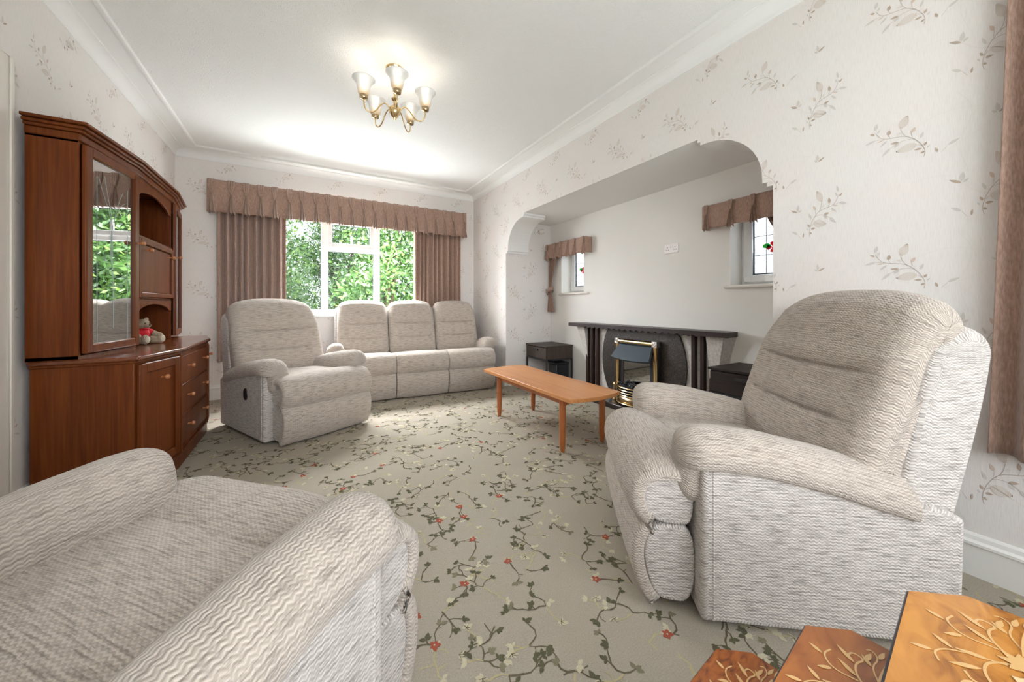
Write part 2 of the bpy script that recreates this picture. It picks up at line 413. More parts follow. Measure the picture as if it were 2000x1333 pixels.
def leafset(p, a, m):
    lm = {1: 2, 5: 3}.get(m, 6)
    if random.random() < .2: lm = 6 if lm == 2 else lm
    for d in random.sample((-1.15, -.35, .5, 1.25), 3):
        L = random.uniform(.015, .027); put2(leaf2(p, (p[0]+cos(a+d)*L, p[1]+sin(a+d)*L), L*.62, 3), lm, .0009)
def flower(p, m, r):
    a0 = random.uniform(0, 6)
    nn = 5 if m == 4 else random.choice((3, 4))
    for k in range(nn):
        a = a0+k*(2*pi/5 if nn == 5 else 1.0)+random.uniform(-.2, .2); q = r*random.uniform(.8, 1.25); put2(leaf2(p, (p[0]+cos(a)*q, p[1]+sin(a)*q), q*(.75 if nn == 5 else .5), 3), m, .0012)
        if nn != 5: put2(leaf2(p, (p[0]+cos(a+.2)*q*.8, p[1]+sin(a+.2)*q*.8), .003, 2), 1, .0016)
    put2([(p[0]+cos(t)*r*.17, p[1]+sin(t)*r*.17) for t in (0, 1, 2, 3, 4, 5)], 3 if m == 4 else 1, .0015)
gy = -.3; row = 0
while gy < YF:
    gx = XL+.05+(row % 2)*.12
    while gx < NB:
        p = (gx+random.uniform(-.07, .07), gy+random.uniform(-.07, .07)); gx += .205
        if p[0] > XR-.02 and not (NY0+.05 < p[1] < NY1-.05 and p[0] < 2.6): continue
        a = random.uniform(0, 2*pi); r = random.random()
        e = jag(p, a, random.randint(4, 6), .021, 1, .0052); leafset(e, a, 1)
        e2 = jag(p, a+random.uniform(1.6, 2.6), random.randint(3, 5), .020, 5, .0055)
        if r < .15: flower(p, 4, .019); leafset(p, a+2.2, 5)
        elif r < .62:
            flower(e2, 3, .018)
            if random.random() < .5: leafset(e2, a+2, 5)
        if random.random() < .6:
            e3 = jag(p, a-random.uniform(1.4, 2.4), random.randint(2, 4), .019, 1, .0040); leafset(e3, a-2, 1)
        if random.random() < .35: leafset((p[0]+.02, p[1]+.01), a+3, 5)
    gy += .112; row += 1
fl.build('floor', CARP, merge=False, label='beige carpet with dark vines, cream leaves and small red flowers', kind='structure')
Box('ceiling', (XL-.3, YN-.3, ZC), (NB+.3, YF+.35, ZC+.12), CEIL, bevel=0, label='white textured ceiling', kind='structure')
def wallbox(name, plane, d0, d1, a0, a1, holes, to3, inside, mats, prange, ph, **k):
    mb = MB(); hs = sorted(holes)
    def bx(h0, h1, z0, z1):
        if plane == 'x': mb.box((d0, h0, z0), (d1, h1, z1))
        else: mb.box((h0, d0, z0), (h1, d1, z1))
    c = a0
    for (h0, h1, z0, z1) in hs:
        bx(c, h0, 0, ZC); bx(h0, h1, 0, z0); bx(h0, h1, z1, ZC); c = h1
    bx(c, a1, 0, ZC)
    if to3: prints(mb, to3, inside, *prange, ph=ph)
    return mb.build(name, mats, merge=False, kind='structure', **k)
PM = [PAPER]+SPR
ZB = .165
# far wall with window opening
FW = (-.55, 1.70, .93, 2.20)
def ins_far(h, z): return XL+.01 < h < XR-.01 and ZB < z < 2.63 and not (FW[0]-.02 < h < FW[1]+.02 and FW[2]-.04 < z < FW[3]+.02)
wallbox('wall_back', 'y', YF, YF+.30, XL-.3, XR+.3, [FW], lambda h, z, o: (h, YF-o, z), ins_far, PM, (XL, XR, 0, ZC), -1.19+.27, label='far papered wall around the big window')
def ins_l(h, z): return YN < h < YF-.01 and ZB < z < 2.63 and not (1.6 < h < 2.64 and z < 2.25)
wallbox('wall_left', 'x', XL-.30, XL, YN-.3, YF, [(1.75, 2.50, -.01, 2.10)], lambda h, z, o: (XL+o, h, z), ins_l, PM, (YN, YF, 0, ZC), .2, label='left papered wall behind the wall unit')
NW = (-.75, 2.20, .55, 2.30)
wallbox('wall_front', 'y', YN-.30, YN, XL-.3, XR+.3, [NW], None, None, PM, None, 0, label='papered wall of the bay window behind the viewpoint')
# right wall with the shaped arch to the fireplace niche
prof = [(0, .43), (.03, .43), (.03, .405), (.055, .405), (.055, .375)]
for i in range(1, 12):
    t = pi/2*i/12; prof.append((.055+.345*(1-cos(t)), .375-.33*sin(t)))
prof += [(.40, .045), (.425, .045), (.425, .022), (.445, .022), (.445, 0)]
outl = [(YN, 0), (NY0, 0)]+[(NY0+p, SOF-q) for p, q in prof]+[(NY1-p, SOF-q) for p, q in prof[::-1]]+[(NY1, 0), (YF, 0), (YF, ZC), (YN, ZC)]
mb = MB(); n = len(outl); X1 = XR+.31
mb.add([(XR, a, b) for a, b in outl], [tuple(range(n))[::-1]], 0); mb.add([(X1, a, b) for a, b in outl], [tuple(range(n))], 0)
for i in range(n):
    a, b = outl[i], outl[(i+1) % n]; paint = min(a[1], b[1]) > 1.7 and not (a[1] == b[1] == ZC) and 1 <= i < n-3
    mb.add([(XR, *a), (XR, *b), (X1, *b), (X1, *a)], [(0, 1, 2, 3)], 6 if paint else 0)
def ins_r(h, z):
    y = -h
    if not (YN+.01 < y < YF-.01 and ZB < z < 2.63): return False
    if NY0 < y < NY1 and z < SOF:
        p = min(y-NY0, NY1-y); q = SOF-z
        if p > .445 or q > .43: return False
        if p < .055 or q < .05: return q < .40 if p > .03 else q < .43
        return (p-.40)**2/.345**2+(q-.375)**2/.33**2 > 1.02 and p < .40 and q < .375
    return True
prints(mb, lambda h, z, o: (XR-o, -h, z), ins_r, -YF, -YN, 0, ZC, ph=-.445)
def ins_n(h, z): return XR+.005 < h < NB-.01 and ZB < z < 2.12 and not (h < XR+.33 and z > 1.70)
prints(mb, lambda h, z, o: (h, NY1-o, z), lambda h, z: ins_n(h, z) and h < X1, 0, NB, 0, ZC, ph=2.45)
mb.build('wall_right', PM+[PLASTER], merge=False, kind='structure', label='right papered wall with shaped arch over the fireplace niche')
# niche
NWN = [(1.18, 1.636, 1.205, 1.84), (3.376, 3.832, 1.205, 1.84)]
wallbox('wall_niche_back', 'x', NB, NB+.28, NY0-.2, NY1+.2, NWN, None, None, [NICHE], None, 0, label='plain cream back wall of the fireplace niche')
mb = MB(); mb.box((X1, NY1, 0), (NB, NY1+.2, SOF+.2)); prints(mb, lambda h, z, o: (h, NY1-o, z), lambda h, z: ins_n(h, z) and h > X1, 0, NB, 0, ZC, ph=2.45)
mb.build('wall_niche_left', PM, merge=False, kind='structure', label='papered far side wall of the niche')
Box('wall_niche_right', (X1, NY0-.2, 0), (NB, NY0, SOF+.2), PAPER, bevel=0, kind='structure', label='papered near side wall of the niche')
Box('ceiling_niche', (X1, NY0-.2, SOF), (NB+.05, NY1+.2, SOF+.15), PLASTER, bevel=0, kind='structure', label='low white ceiling of the fireplace niche')
# cornice
def cornice(name, p0, p1, inward, cut0, cut1):
    pf = [(0, 2.64), (.008, 2.64), (.010, 2.648)]+[(.010+.062*(1-cos(t))**1.0, 2.648+.058*sin(t)) for t in [pi/2*i/8 for i in range(1, 9)]]+[(.078, 2.706), (.080, 2.712), (.190, 2.712), (.192, 2.700), (.204, 2.697), (.216, 2.700), (.218, 2.72), (0, 2.72)]
    mb = MB(); ax = Vector(p1)-Vector(p0); ax.normalize(); iw = Vector(inward); vs = []
    for e, s in ((0, 1), (1, -1)):
        for d, z in pf:
            P = Vector(p0 if e == 0 else p1)+ax*s*d*(cut0 if e == 0 else cut1)+iw*d; vs.append((P.x, P.y, z))
    k = len(pf); mb.add(vs, [tuple(range(k)), tuple(range(k, 2*k))[::-1]]+[(i, k+i, k+(i+1) % k, (i+1) % k) for i in range(k)])
    o = mb.build(name, PLASTER, smooth=True, kind='structure', label='white coved ceiling cornice'); return o
cornice('trim_1', (XL, YF), (XR, YF), (0, -1), 1, 1); cornice('trim_2', (XR, YF), (XR, YN), (-1, 0), 1, 1)
cornice('trim_3', (XR, YN), (XL, YN), (0, 1), 1, 1); cornice('trim_4', (XL, YN), (XL, YF), (1, 0), 1, 1)
# baseboards
def base_b(name, a, b, nrm, label):
    pf = [(0, 0), (.018, 0), (.018, .118), (.024, .122), (.024, .132), (.014, .140), (.012, .155), (.006, .163), (0, .163)]
    mb = MB(); k = len(pf); vs = []
    for P in (a, b):
        for d, z in pf: vs.append((P[0]+nrm[0]*d, P[1]+nrm[1]*d, z))
    mb.add(vs, [tuple(range(k)), tuple(range(k, 2*k))[::-1]]+[(i, k+i, k+(i+1) % k, (i+1) % k) for i in range(k)])
    mb.build(name, GLOSSW, kind='structure', label=label)
base_b('baseboard_right', (XR, YN), (XR, NY0-.0), (-1, 0), 'white moulded skirting board behind the right armchair')
base_b('baseboard_right_far', (XR, NY1), (XR, YF), (-1, 0), 'white skirting board right of the sofa')
base_b('baseboard_back', (XR, YF), (XL, YF), (0, -1), 'white skirting board under the far window')
base_b('baseboard_left', (XL, 2.62), (XL, YF), (1, 0), 'white skirting board behind the wall unit')
base_b('baseboard_niche_left', (XR+.02, NY1), (NB, NY1), (0, -1), 'white skirting board in the niche')
# door at the left edge
d1 = Box('door_1', (XL-.10, 1.77, .01), (XL-.055, 2.48, 2.085), CREAMP, bevel=.003, kind='structure', label='cream painted door at the left edge')
mb = MB(); mb.box((XL-.05, 2.50, 0), (XL+.020, 2.60, 2.19)); mb.box((XL-.05, 1.65, 0), (XL+.020, 1.75, 2.19)); mb.box((XL-.05, 1.75, 2.10), (XL+.020, 2.50, 2.19))
mb.box((XL+.020, 2.575, 0), (XL+.028, 2.60, 2.19)); mb.build('door_frame', CREAMP, bevel=.004, kind='structure', label='cream door architrave beside the wall unit')

# ---------------------------------------------------------------- windows
def frame_rect(mb, ax, d0, d1, h0, h1, z0, z1, w, mi=0):
    def b(a, c, e, f):
        if ax == 'y': mb.box((a, d0, e), (c, d1, f), mi)
        else: mb.box((d0, a, e), (d1, c, f), mi)
    b(h0, h0+w, z0, z1); b(h1-w, h1, z0, z1); b(h0+w, h1-w, z0, z0+w); b(h0+w, h1-w, z1-w, z1)
w1 = empty('window_1', (.575, YF+.12, FW[2]), kind='structure', label='large white framed window with a fanlight, between brown curtains')
def P1(mb, name, m, **k):
    o = mb.build(name, m, w1, **k); o.location = (-.575, -(YF+.12), -FW[2]); return o
mb = MB(); frame_rect(mb, 'y', YF+.10, YF+.17, *FW, .06)
mb.box((.187, YF+.10, .99), (.267, YF+.17, 2.14)); mb.box((.82, YF+.10, .99), (.90, YF+.17, 2.14))
mb.box((.267, YF+.10, 1.745), (.82, YF+.17, 1.815)); P1(mb, 'window_frame', WHITE, bevel=.006)
mb = MB(); frame_rect(mb, 'y', YF+.075, YF+.13, .262, .825, 1.80, 2.15, .052); P1(mb, 'sash', WHITE, bevel=.006)
mb = MB(); mb.box((.53, YF+.06, 1.852), (.56, YF+.076, 1.93)); mb.box((.53, YF+.05, 1.90), (.555, YF+.066, 1.96)); P1(mb, 'window_handle', WHITE, bevel=.004)
for a, b, c, d in ((-.49, .187, .99, 2.14), (.267, .82, .99, 1.745), (.90, 1.64, .99, 2.14), (.314, .773, 1.852, 2.098)):
    mb = MB(); mb.box((a, YF+.132, c), (b, YF+.138, d)); P1(mb, 'pane', GLASS)
    mb = MB(); frame_rect(mb, 'y', YF+.125, YF+.1315, a, b, c, d, .007); P1(mb, 'gasket', GASK)
mb = MB(); mb.box((FW[0]-.04, YF-.06, FW[2]-.03), (FW[1]+.04, YF+.10, FW[2]+.004)); P1(mb, 'window_sill', WHITE, bevel=.008)
# bay window behind the viewpoint
w4 = empty('window_4', (.72, YN-.12, NW[2]), kind='structure', label='wide white framed bay window behind the viewpoint')
mb = MB(); frame_rect(mb, 'y', YN-.17, YN-.10, *NW, .06)
for x in (.25, 1.2): mb.box((x-.04, YN-.17, NW[2]), (x+.04, YN-.10, NW[3]))
o = mb.build('window_frame', WHITE, w4, bevel=.006); o.location = (-.72, -(YN-.12), -NW[2])
# niche windows
for i, (y0, y1, z0, z1) in enumerate(NWN):
    lab = 'small leaded window at the near end of the niche' if i == 0 else 'small leaded window at the far end of the niche'
    we = empty('window_%d' % (i+2), (3.14, (y0+y1)/2, z0), kind='structure', label=lab)
    def PN(mb, name, m, **k):
        o = mb.build(name, m, we, **k); o.location = (-3.14, -(y0+y1)/2, -z0); return o
    mb = MB(); frame_rect(mb, 'x', 3.14, 3.20, y0, y1, z0, z1, .035); PN(mb, 'window_frame', WHITE, bevel=.004)
    mb = MB(); frame_rect(mb, 'x', 3.12, 3.18, y0+.03, y1-.03, z0+.03, z1-.03, .055); PN(mb, 'sash', WHITE, bevel=.006)
    g = (y0+.09, y1-.09, z0+.09, z1-.09)
    mb = MB(); mb.box((3.158, g[0]-.005, g[2]-.005), (3.163, g[1]+.005, g[3]+.005)); PN(mb, 'pane', OBSC)
    mb = MB(); frame_rect(mb, 'x', 3.146, 3.1575, g[0]-.002, g[1]+.002, g[2]-.002, g[3]+.002, .009); PN(mb, 'gasket', GASK)
    mb = MB()
    for k in (1, 2): yy = g[0]+(g[1]-g[0])*k/3; mb.box((3.154, yy-.002, g[2]), (3.158, yy+.002, g[3]))
    for k in (1, 2): zz = g[2]+(g[3]-g[2])*k/3; mb.box((3.154, g[0], zz-.002), (3.158, g[1], zz+.002))
    PN(mb, 'lead_strip', GASK)
    cy, cz = (g[0]+g[1])/2, (g[2]+g[3])/2-.02
    fr = mat('stained_red_%d' % i, (.75, .01, .03), .3, Transmission_Weight=.4); gr = mat('stained_green_%d' % i, (.02, .62, .05), .3, Transmission_Weight=.4)
    mb = MB()
    for a in range(4): mb.prism([(cy+cos(a*pi/2+t)*.030+cos(a*pi/2)*.012, cz+sin(a*pi/2+t)*.030+sin(a*pi/2)*.012) for t in (-.8, -.4, 0, .4, .8)]+[(cy, cz)], 3.150, 3.157, 0, 'x')
    PN(mb, 'stained_flower', fr)
    for s in (-1, 1):
        mb = MB(); mb.prism([(cy+s*(.042+.030*cos(t)), cz+.01+.022*sin(t)*(1 if sin(t) > 0 else .7)) for t in [j*pi/6 for j in range(12)]], 3.150, 3.157, 0, 'x')
        PN(mb, 'stained_leaf', gr)
    mb = MB(); mb.box((3.105, y1-.055, z0+.07), (3.12, y1-.035, z0+.16)); PN(mb, 'window_handle', WHITE, bevel=.003)
    mb = MB(); mb.box((NB-.001, y0, z0), (3.14, y0+.006, z1)); mb.box((NB-.001, y1-.006, z0), (3.14, y1, z1)); mb.box((NB-.001, y0, z1-.006), (3.14, y1, z1)); PN(mb, 'reveal', GLOSSW)
    mb = MB(); mb.box((NB-.04, y0-.10, z0-.022), (3.14, y1+.03, z0+.002)); PN(mb, 'window_sill', CREAMP, bevel=.009)

# ---------------------------------------------------------------- curtains and pelmets
def pelmet(name, p0, p1, outv, z0, z1, pleats, depth, label, group=None, hang=.006, ret=True):
    """pleated valance hanging in front of a wall; p0->p1 runs along the wall, outv points into the room"""
    p0 = Vector((*p0, 0)); p1 = Vector((*p1, 0)); ax = (p1-p0); L = ax.length; ax.normalize(); o_ = Vector((*outv, 0))
    t = empty(name, (p0+p1)/2+Vector((0, 0, z1)), label=label, cat='pelmet'); org = t.location
    NX = max(60, int(L/.0055)); NZ = 26; zk = z1-(z1-z0)*.42; H = z1-z0
    cs = [(i+.5+random.uniform(-.04, .04))*L/pleats for i in range(pleats)]; cs[0] = .035; cs[-1] = L-.035
    vs = []; NX = max(30, int(L/.012)); NZ = 10
    for j in range(NZ+1):
        z = z1-H*j/NZ
        for i in range(NX+1):
            x = L*i/NX; P = p0+ax*x+o_*(depth+.004*sin(x*2*pi/(L/pleats)+1)*(j/NZ))-org
            vs.append((P.x, P.y, z-org.z+(.004*sin(x*31) if j == NZ else 0)))
    fs = [(j*(NX+1)+i, j*(NX+1)+i+1, (j+1)*(NX+1)+i+1, (j+1)*(NX+1)+i) for j in range(NZ) for i in range(NX)]
    if ret:
        for e, s in ((0, 0), (1, L)):
            b = len(vs)
            for k in range(5):
                for j in range(NZ+1):
                    z = z1-H*j/NZ; P = p0+ax*s+o_*(depth*(1-k/4)+(.003*sin(k*2)))-org; vs.append((P.x, P.y, z-org.z))
            fs += [(b+k*(NZ+1)+j, b+k*(NZ+1)+j+1, b+(k+1)*(NZ+1)+j+1, b+(k+1)*(NZ+1)+j) for k in range(4) for j in range(NZ)]
    m = MB().add(vs, fs).build('valance', CURT, t, smooth='all', merge=False)
    sd = m.modifiers.new('solid', 'SOLIDIFY'); sd.thickness = .004
    for c in cs:
        mb = MB(); k_ = H/.345
        def Q(dx, dy, z): P = p0+ax*(c+dx)+o_*(depth+dy)-org; return (P.x, P.y, z-org.z)
        for q in (-1, 0, 1):                           # three fingers pinched together at the knot
            mb.tube([Q(q*.021*k_, .010, z1+.003), Q(q*.020*k_, .016, z1-(z1-zk)*.45), Q(q*.011*k_, .017, zk+.028*k_), Q(q*.004, .014, zk)], [.0095*k_+.001, .0105*k_+.001, .009*k_+.001, .006], 8)
        vf = []; NU, NG = 26, 10
        for g_ in range(NG+1):
            g = g_/NG; w = .008+(.034*k_)*g**.85
            for u_ in range(NU+1):
                u = -1+2*u_/NU; dy = .003+(.018+.044*k_*g)*sqrt(max(0, 1-u*u))*(.62+.38*cos(u*pi*3))
                vf.append(Q(u*w+.004*g*sin(c*50), dy, zk-(zk-z0+.014)*g+.009*g*cos(u*pi*3)))
        mb.add(vf, [(j*(NU+1)+i, j*(NU+1)+i+1, (j+1)*(NU+1)+i+1, (j+1)*(NU+1)+i) for j in range(NG) for i in range(NU)])
        pp = mb.build('pinch_pleat', CURT, t, smooth='all', merge=False)
        MB().ball(Q(0, .021, zk), (.009, .009, .010), 10, 7).build('button', CURT, pp, smooth='all')
    return t
def curtain(name, p0, p1, outv, z0, z1, folds, amp, label, wfun=None, seed=1):
    p0 = Vector((*p0, 0)); p1 = Vector((*p1, 0)); ax = p1-p0; L = ax.length; ax.normalize(); o_ = Vector((*outv, 0))
    t = empty(name, (p0.x, p0.y, z0), label=label, cat='curtain'); org = Vector((p0.x, p0.y, z0)); rnd = random.Random(seed)
    NX = folds*14; NZ = 40; ph = [rnd.uniform(-.5, .5) for _ in range(folds+2)]; am = [rnd.uniform(.65, 1.15) for _ in range(folds+2)]
    wd = [rnd.uniform(.7, 1.35) for _ in range(folds)]; tot = sum(wd); cum = [0]
    for w_ in wd: cum.append(cum[-1]+w_/tot)
    vs = []
    for j in range(NZ+1):
        z = z1-(z1-z0)*j/NZ; g = j/NZ
        for i in range(NX+1):
            u = i/NX; f = u*folds; k = min(int(f), folds-1); fr = f-k; s = cum[k]+(cum[k+1]-cum[k])*fr
            A = am[k]*(1-fr)+am[k+1]*fr
            y = amp*A*sin(fr*2*pi+ph[k]*(1-fr)*g*.8)*(.75+.25*g)+.006*sin(g*5+k)
            x = s*L; sq = 1
            if wfun: x, sq = wfun(s, g, L)
            P = p0+ax*(x+.007*sin(fr*2*pi*1+.6))+o_*(y*sq)-org; vs.append((P.x, P.y, z-org.z))
    fs = [(j*(NX+1)+i, j*(NX+1)+i+1, (j+1)*(NX+1)+i+1, (j+1)*(NX+1)+i) for j in range(NZ) for i in range(NX)]
    m = MB().add(vs, fs).build('curtain_panel', CURT, t, smooth='all', merge=False)
    sd = m.modifiers.new('solid', 'SOLIDIFY'); sd.thickness = .004
    return t
pelmet('window_pelmet', (-.90, YF), (2.085, YF), (0, -1), 2.06, 2.405, 22, .13, 'long brown pinch pleated pelmet across the top of the big window')
curtain('window_curtain', (-.83, YF-.065), (-.19, YF-.065), (0, -1), .42, 2.30, 9, .055, 'brown curtain gathered at the left side of the big window', seed=3)
curtain('window_curtain', (1.32, YF-.065), (2.02, YF-.065), (0, -1), .42, 2.30, 10, .048, 'brown curtain gathered at the right side of the big window', seed=5)
pelmet('window_pelmet', (NB, 4.035), (NB, 3.235), (-1, 0), 1.675, 1.865, 6, .10, 'short brown pleated pelmet over the far niche window')
pelmet('window_pelmet', (NB, 1.80), (NB, 1.02), (-1, 0), 1.675, 1.865, 5, .10, 'short brown pleated pelmet over the near niche window')
def tie(s, g, L):
    k = .62; w0, w1, w2 = .17, .055, .15
    if g < k: t = smoothstep(0, 1, g/k); w = w0*(1-t)+w1*t; c = .11*(1-t)+.035*t
    else: t = (g-k)/(1-k); w = w1*(1-t)+w2*t; c = .035+.02*t
    return c+(s-.5)*w, max(.35, w/.17)
tc = curtain('tied_curtain', (NB-.055, 4.04), (NB-.055, 3.70), (-1, 0), .955, 1.78, 6, .022, 'brown curtain held by a tieback beside the far niche window', tie, 9)
mb = MB(); pts = []
for i in range(25):
    a = 2*pi*i/24; pts.append((-.0+.040*cos(a), -.035-.045*sin(a)+0, .285+.035*sin(a)))
vs = []; fs = []
for i, p in enumerate(pts):
    vs += [(p[0], p[1], p[2]-.022), (p[0], p[1], p[2]+.022)]
for i in range(24): fs.append((2*i, 2*i+2, 2*i+3, 2*i+1))
o = MB().add(vs, fs).build('tieback', CURT, tc, smooth='all'); o.modifiers.new('solid', 'SOLIDIFY').thickness = .006
def tie2(s, g, L):
    w = .26*(1-smoothstep(0, 1, g/.62))+.06 if g < .62 else .06+.09*(g-.62)/.38
    c = .125*(1-smoothstep(0, 1, g/.62))+.04 if g < .62 else .04+.0*g
    return c+(s-.5)*w*.8, max(.35, w/.2)
tc = curtain('tied_curtain', (NB-.055, 1.06), (NB-.055, 1.40), (-1, 0), .955, 1.78, 6, .022, 'brown curtain held by a tieback beside the near niche window', tie2, 11)
def wnear(s, g, L): return s*L*(1+.10*g)-.02*g, 1
curtain('bay_curtain', (XR-.065, -.52), (XR-.065, .215), (-1, 0), .50, 2.45, 8, .038, 'brown curtain at the right edge of the picture in front of the papered wall', wnear, 4)
tr = empty('curtain_track', (XR-.065, -.15, 2.47), label='white curtain track above the brown curtain at the right edge', cat='curtain track')
MB().tube([(0, -.55, 0), (0, .40, 0)], .012).build('rail', WHITE, tr, smooth=True)
for y in (-.45, .3): Box('bracket', (-.01, y-.01, -.01), (.064, y+.01, .02), WHITE, tr)

# ---------------------------------------------------------------- upholstery
def pad(name, pf, x0, x1, r, material, parent=None, nx=14, crown=0, fn=None, swap=False, it=2, capr=4, radial=False, **k):
    """closed side profile (y,z) extruded over x with rolled edges of radius r"""
    if pf and len(pf[0]) == 3:                      # points flagged with 1 keep their corner crisp
        q = []
        for i, (a_, b_, c_) in enumerate(pf):
            if c_:
                pa, pb = pf[i-1], pf[(i+1) % len(pf)]
                for o_ in (pa, pb):
                    dd_ = sqrt((o_[0]-a_)**2+(o_[1]-b_)**2); f_ = min(.02/dd_, .4); q.append((a_+(o_[0]-a_)*f_, b_+(o_[1]-b_)*f_))
                q.insert(-1, (a_, b_))
            else: q.append((a_, b_))
        pf = q
    P = chaikin(pf, it); n = len(P)
    ar = sum(P[i][0]*P[(i+1) % n][1]-P[(i+1) % n][0]*P[i][1] for i in range(n))
    if ar < 0: P = P[::-1]
    N = []
    for i in range(n):
        a, b = P[i-1], P[(i+1) % n]; dx, dy = b[0]-a[0], b[1]-a[1]; l = sqrt(dx*dx+dy*dy) or 1; N.append((dy/l, -dx/l))
    if radial:
        cy = (min(p[0] for p in P)+max(p[0] for p in P))/2; cz = (min(p[1] for p in P)+max(p[1] for p in P))/2
        N = [((p[0]-cy)/.37, (p[1]-cz)/.27) for p in P]
    arc = [0]
    for i in range(n): a, b = P[i], P[(i+1) % n]; arc.append(arc[-1]+sqrt((a[0]-b[0])**2+(a[1]-b[1])**2))
    sl = []; q = capr
    for i in range(q): t = pi/2*(1-i/q); sl.append((x0+r-r*sin(t), r*(1-cos(t)), -r*t))
    for i in range(nx+1):
        x = x0+r+(x1-x0-2*r)*i/nx; u = (2*i/nx-1); sl.append((x, -crown*(1-u*u), 0))
    for i in range(1, q+1): t = pi/2*i/q; sl.append((x1-r+r*sin(t), r*(1-cos(t)), r*t))
    strip = it == 0                                 # sheets close with a strip, solids with an inset face
    vs = []; X = []
    for x, e, dv in sl:
        X.append(x+dv*.35)
        for (a, b), (na, nb) in zip(P, N): vs.append((x, a-na*e, b-nb*e))
    fs = []; uvs = []
    for s in range(len(sl)-1):
        for i in range(n):
            fs.append((s*n+i, s*n+(i+1) % n, (s+1)*n+(i+1) % n, (s+1)*n+i))
            c = [(X[s], arc[i]), (X[s], arc[i+1]), (X[s+1], arc[i+1]), (X[s+1], arc[i])]
            uvs.append([(v, u) for u, v in c] if swap else c)
    if not strip:                                   # inset ring so the flat ends shade flat
        for s in (0, len(sl)-1):
            R_ = vs[s*n:(s+1)*n]; cy = sum(p[1] for p in R_)/n; cz = sum(p[2] for p in R_)/n; b0 = len(vs)
            vs += [(p[0], p[1]+(cy-p[1])*.10, p[2]+(cz-p[2])*.10) for p in R_]
            for i in range(n):
                f = (b0+i, b0+(i+1) % n, s*n+(i+1) % n, s*n+i)
                if s: f = f[::-1]
                fs.append(f); uvs.append([(vs[j][1], vs[j][2]) for j in f])
            f = tuple(b0+i for i in range(n)); f = f if s else f[::-1]
            fs.append(f); uvs.append([(vs[j][1], vs[j][2]) for j in f])
    for s, rev in ((0, False), (len(sl)-1, True)) if strip else ():
        if strip:
            for i in range(n//2-1):
                f = (s*n+i, s*n+i+1, s*n+n-2-i, s*n+n-1-i); f = f if rev else f[::-1]
                fs.append(f); uvs.append([(vs[j][1], vs[j][2]) for j in f])
            continue
        f = tuple(s*n+i for i in range(n)); f = f if rev else f[::-1]
        fs.append(f); uvs.append([(vs[i][1], vs[i][2]) for i in f])
    if fn: vs = [fn(*p) for p in vs]
    return MB().add(vs, fs, 0, uvs).build(name, material, parent, smooth='all', merge=False, **k)
def backwarp(cx, hw, dd, seed=0, arch=.05, tap=.10, ex=3.6):
    def f(x, y, z):
        u = (x-cx)/hw; t = max(0, (z-.72)/.36)
        X = cx+(x-cx)*(1-tap*t*t)
        front = y-dd < .545+(z-.6)*.48+.05            # front half of the cushion
        Z = z-arch*abs(u)**ex*smoothstep(.85, 1.05, z)
        Y = y
        if front:
            m = smoothstep(.98, .62, abs(u))
            for zc, s in ((.815, 1), (.645, .9)):
                zz = zc+.012*u*u
                mm = smoothstep(.82, .60, abs(u))
                Y += .020*s*math.exp(-((z-zz)/.0075)**2)*mm
                Y -= .008*m*math.exp(-((z-zz-.055)/.035)**2)
            Y -= .012*m*math.exp(-((z-.55)/.06)**2)
        n = mnoise.noise(Vector((x*7+seed, y*7, z*7)))*.004
        return (X, Y+n, Z)
    return f
def seatwarp(seed, amt=.006):
    def f(x, y, z):
        n = mnoise.noise(Vector((x*6+seed, y*6, z*3)))
        return (x, y, z+n*amt)
    return f
def slab(path, th):
    """closed outline of a sheet of thickness th along an open path"""
    path = chaikin(path, 2, False); A = []; B = []
    for i, p in enumerate(path):
        a = path[max(i-1, 0)]; b = path[min(i+1, len(path)-1)]; dx, dy = b[0]-a[0], b[1]-a[1]; l = sqrt(dx*dx+dy*dy) or 1
        A.append((p[0]-dy/l*th/2, p[1]+dx/l*th/2)); B.append((p[0]+dy/l*th/2, p[1]-dx/l*th/2))
    return A+B[::-1]
NOSE = slab([(.015, .452), (-.03, .478), (-.09, .487), (-.155, .470), (-.192, .42), (-.197, .365), (-.175, .318), (-.145, .300)], .046)
BOLST = [(-.005, .298), (-.005, .465), (-.10, .478), (-.165, .445), (-.18, .38), (-.165, .33), (-.13, .300), (-.06, .292)]
FOOT = slab([(-.145, .285), (-.178, .262), (-.192, .20), (-.185, .13), (-.160, .06), (-.132, .028)], .042)
FOOTI = [(0, .03), (0, .290), (-.10, .293), (-.155, .275), (-.170, .20), (-.160, .12), (-.135, .05), (-.10, .03)]
def lip(seed, hw, amt):
    def f(x, y, z):                                  # the sheet droops over the ends of the bolster
        n = mnoise.noise(Vector((x*6+seed, y*6, z*3))); u = max(0, (abs(x)-(hw-.05))/.05)
        return (x, y+.010*u*u*smoothstep(-.12, -.19, y), z+n*amt-.022*u*u*smoothstep(.42, .48, z))
    return f
def SEAT(dd): return [(.0, .33), (.0, .465), (.06, .487), (.25, .478), (.46+dd, .462), (.50+dd, .44), (.50+dd, .33)]
def BACK(dd): return [(a+dd, b) for a, b in [(.455, .43), (.462, .50), (.485, .60), (.53, .74), (.580, .88), (.622, .98), (.668, 1.06), (.73, 1.105), (.795, 1.09), (.822, 1.02), (.795, .93), (.745, .80), (.685, .66), (.63, .50), (.61, .43)]]
def BACKF(dd):
    P = BACK(dd); out = []                            # denser front edge for the creases
    for i in range(len(P)):
        a, b = P[i], P[(i+1) % len(P)]; k = 6 if 1 <= i <= 5 else 1
        for j in range(k): out.append((a[0]+(b[0]-a[0])*j/k, a[1]+(b[1]-a[1])*j/k))
    return out
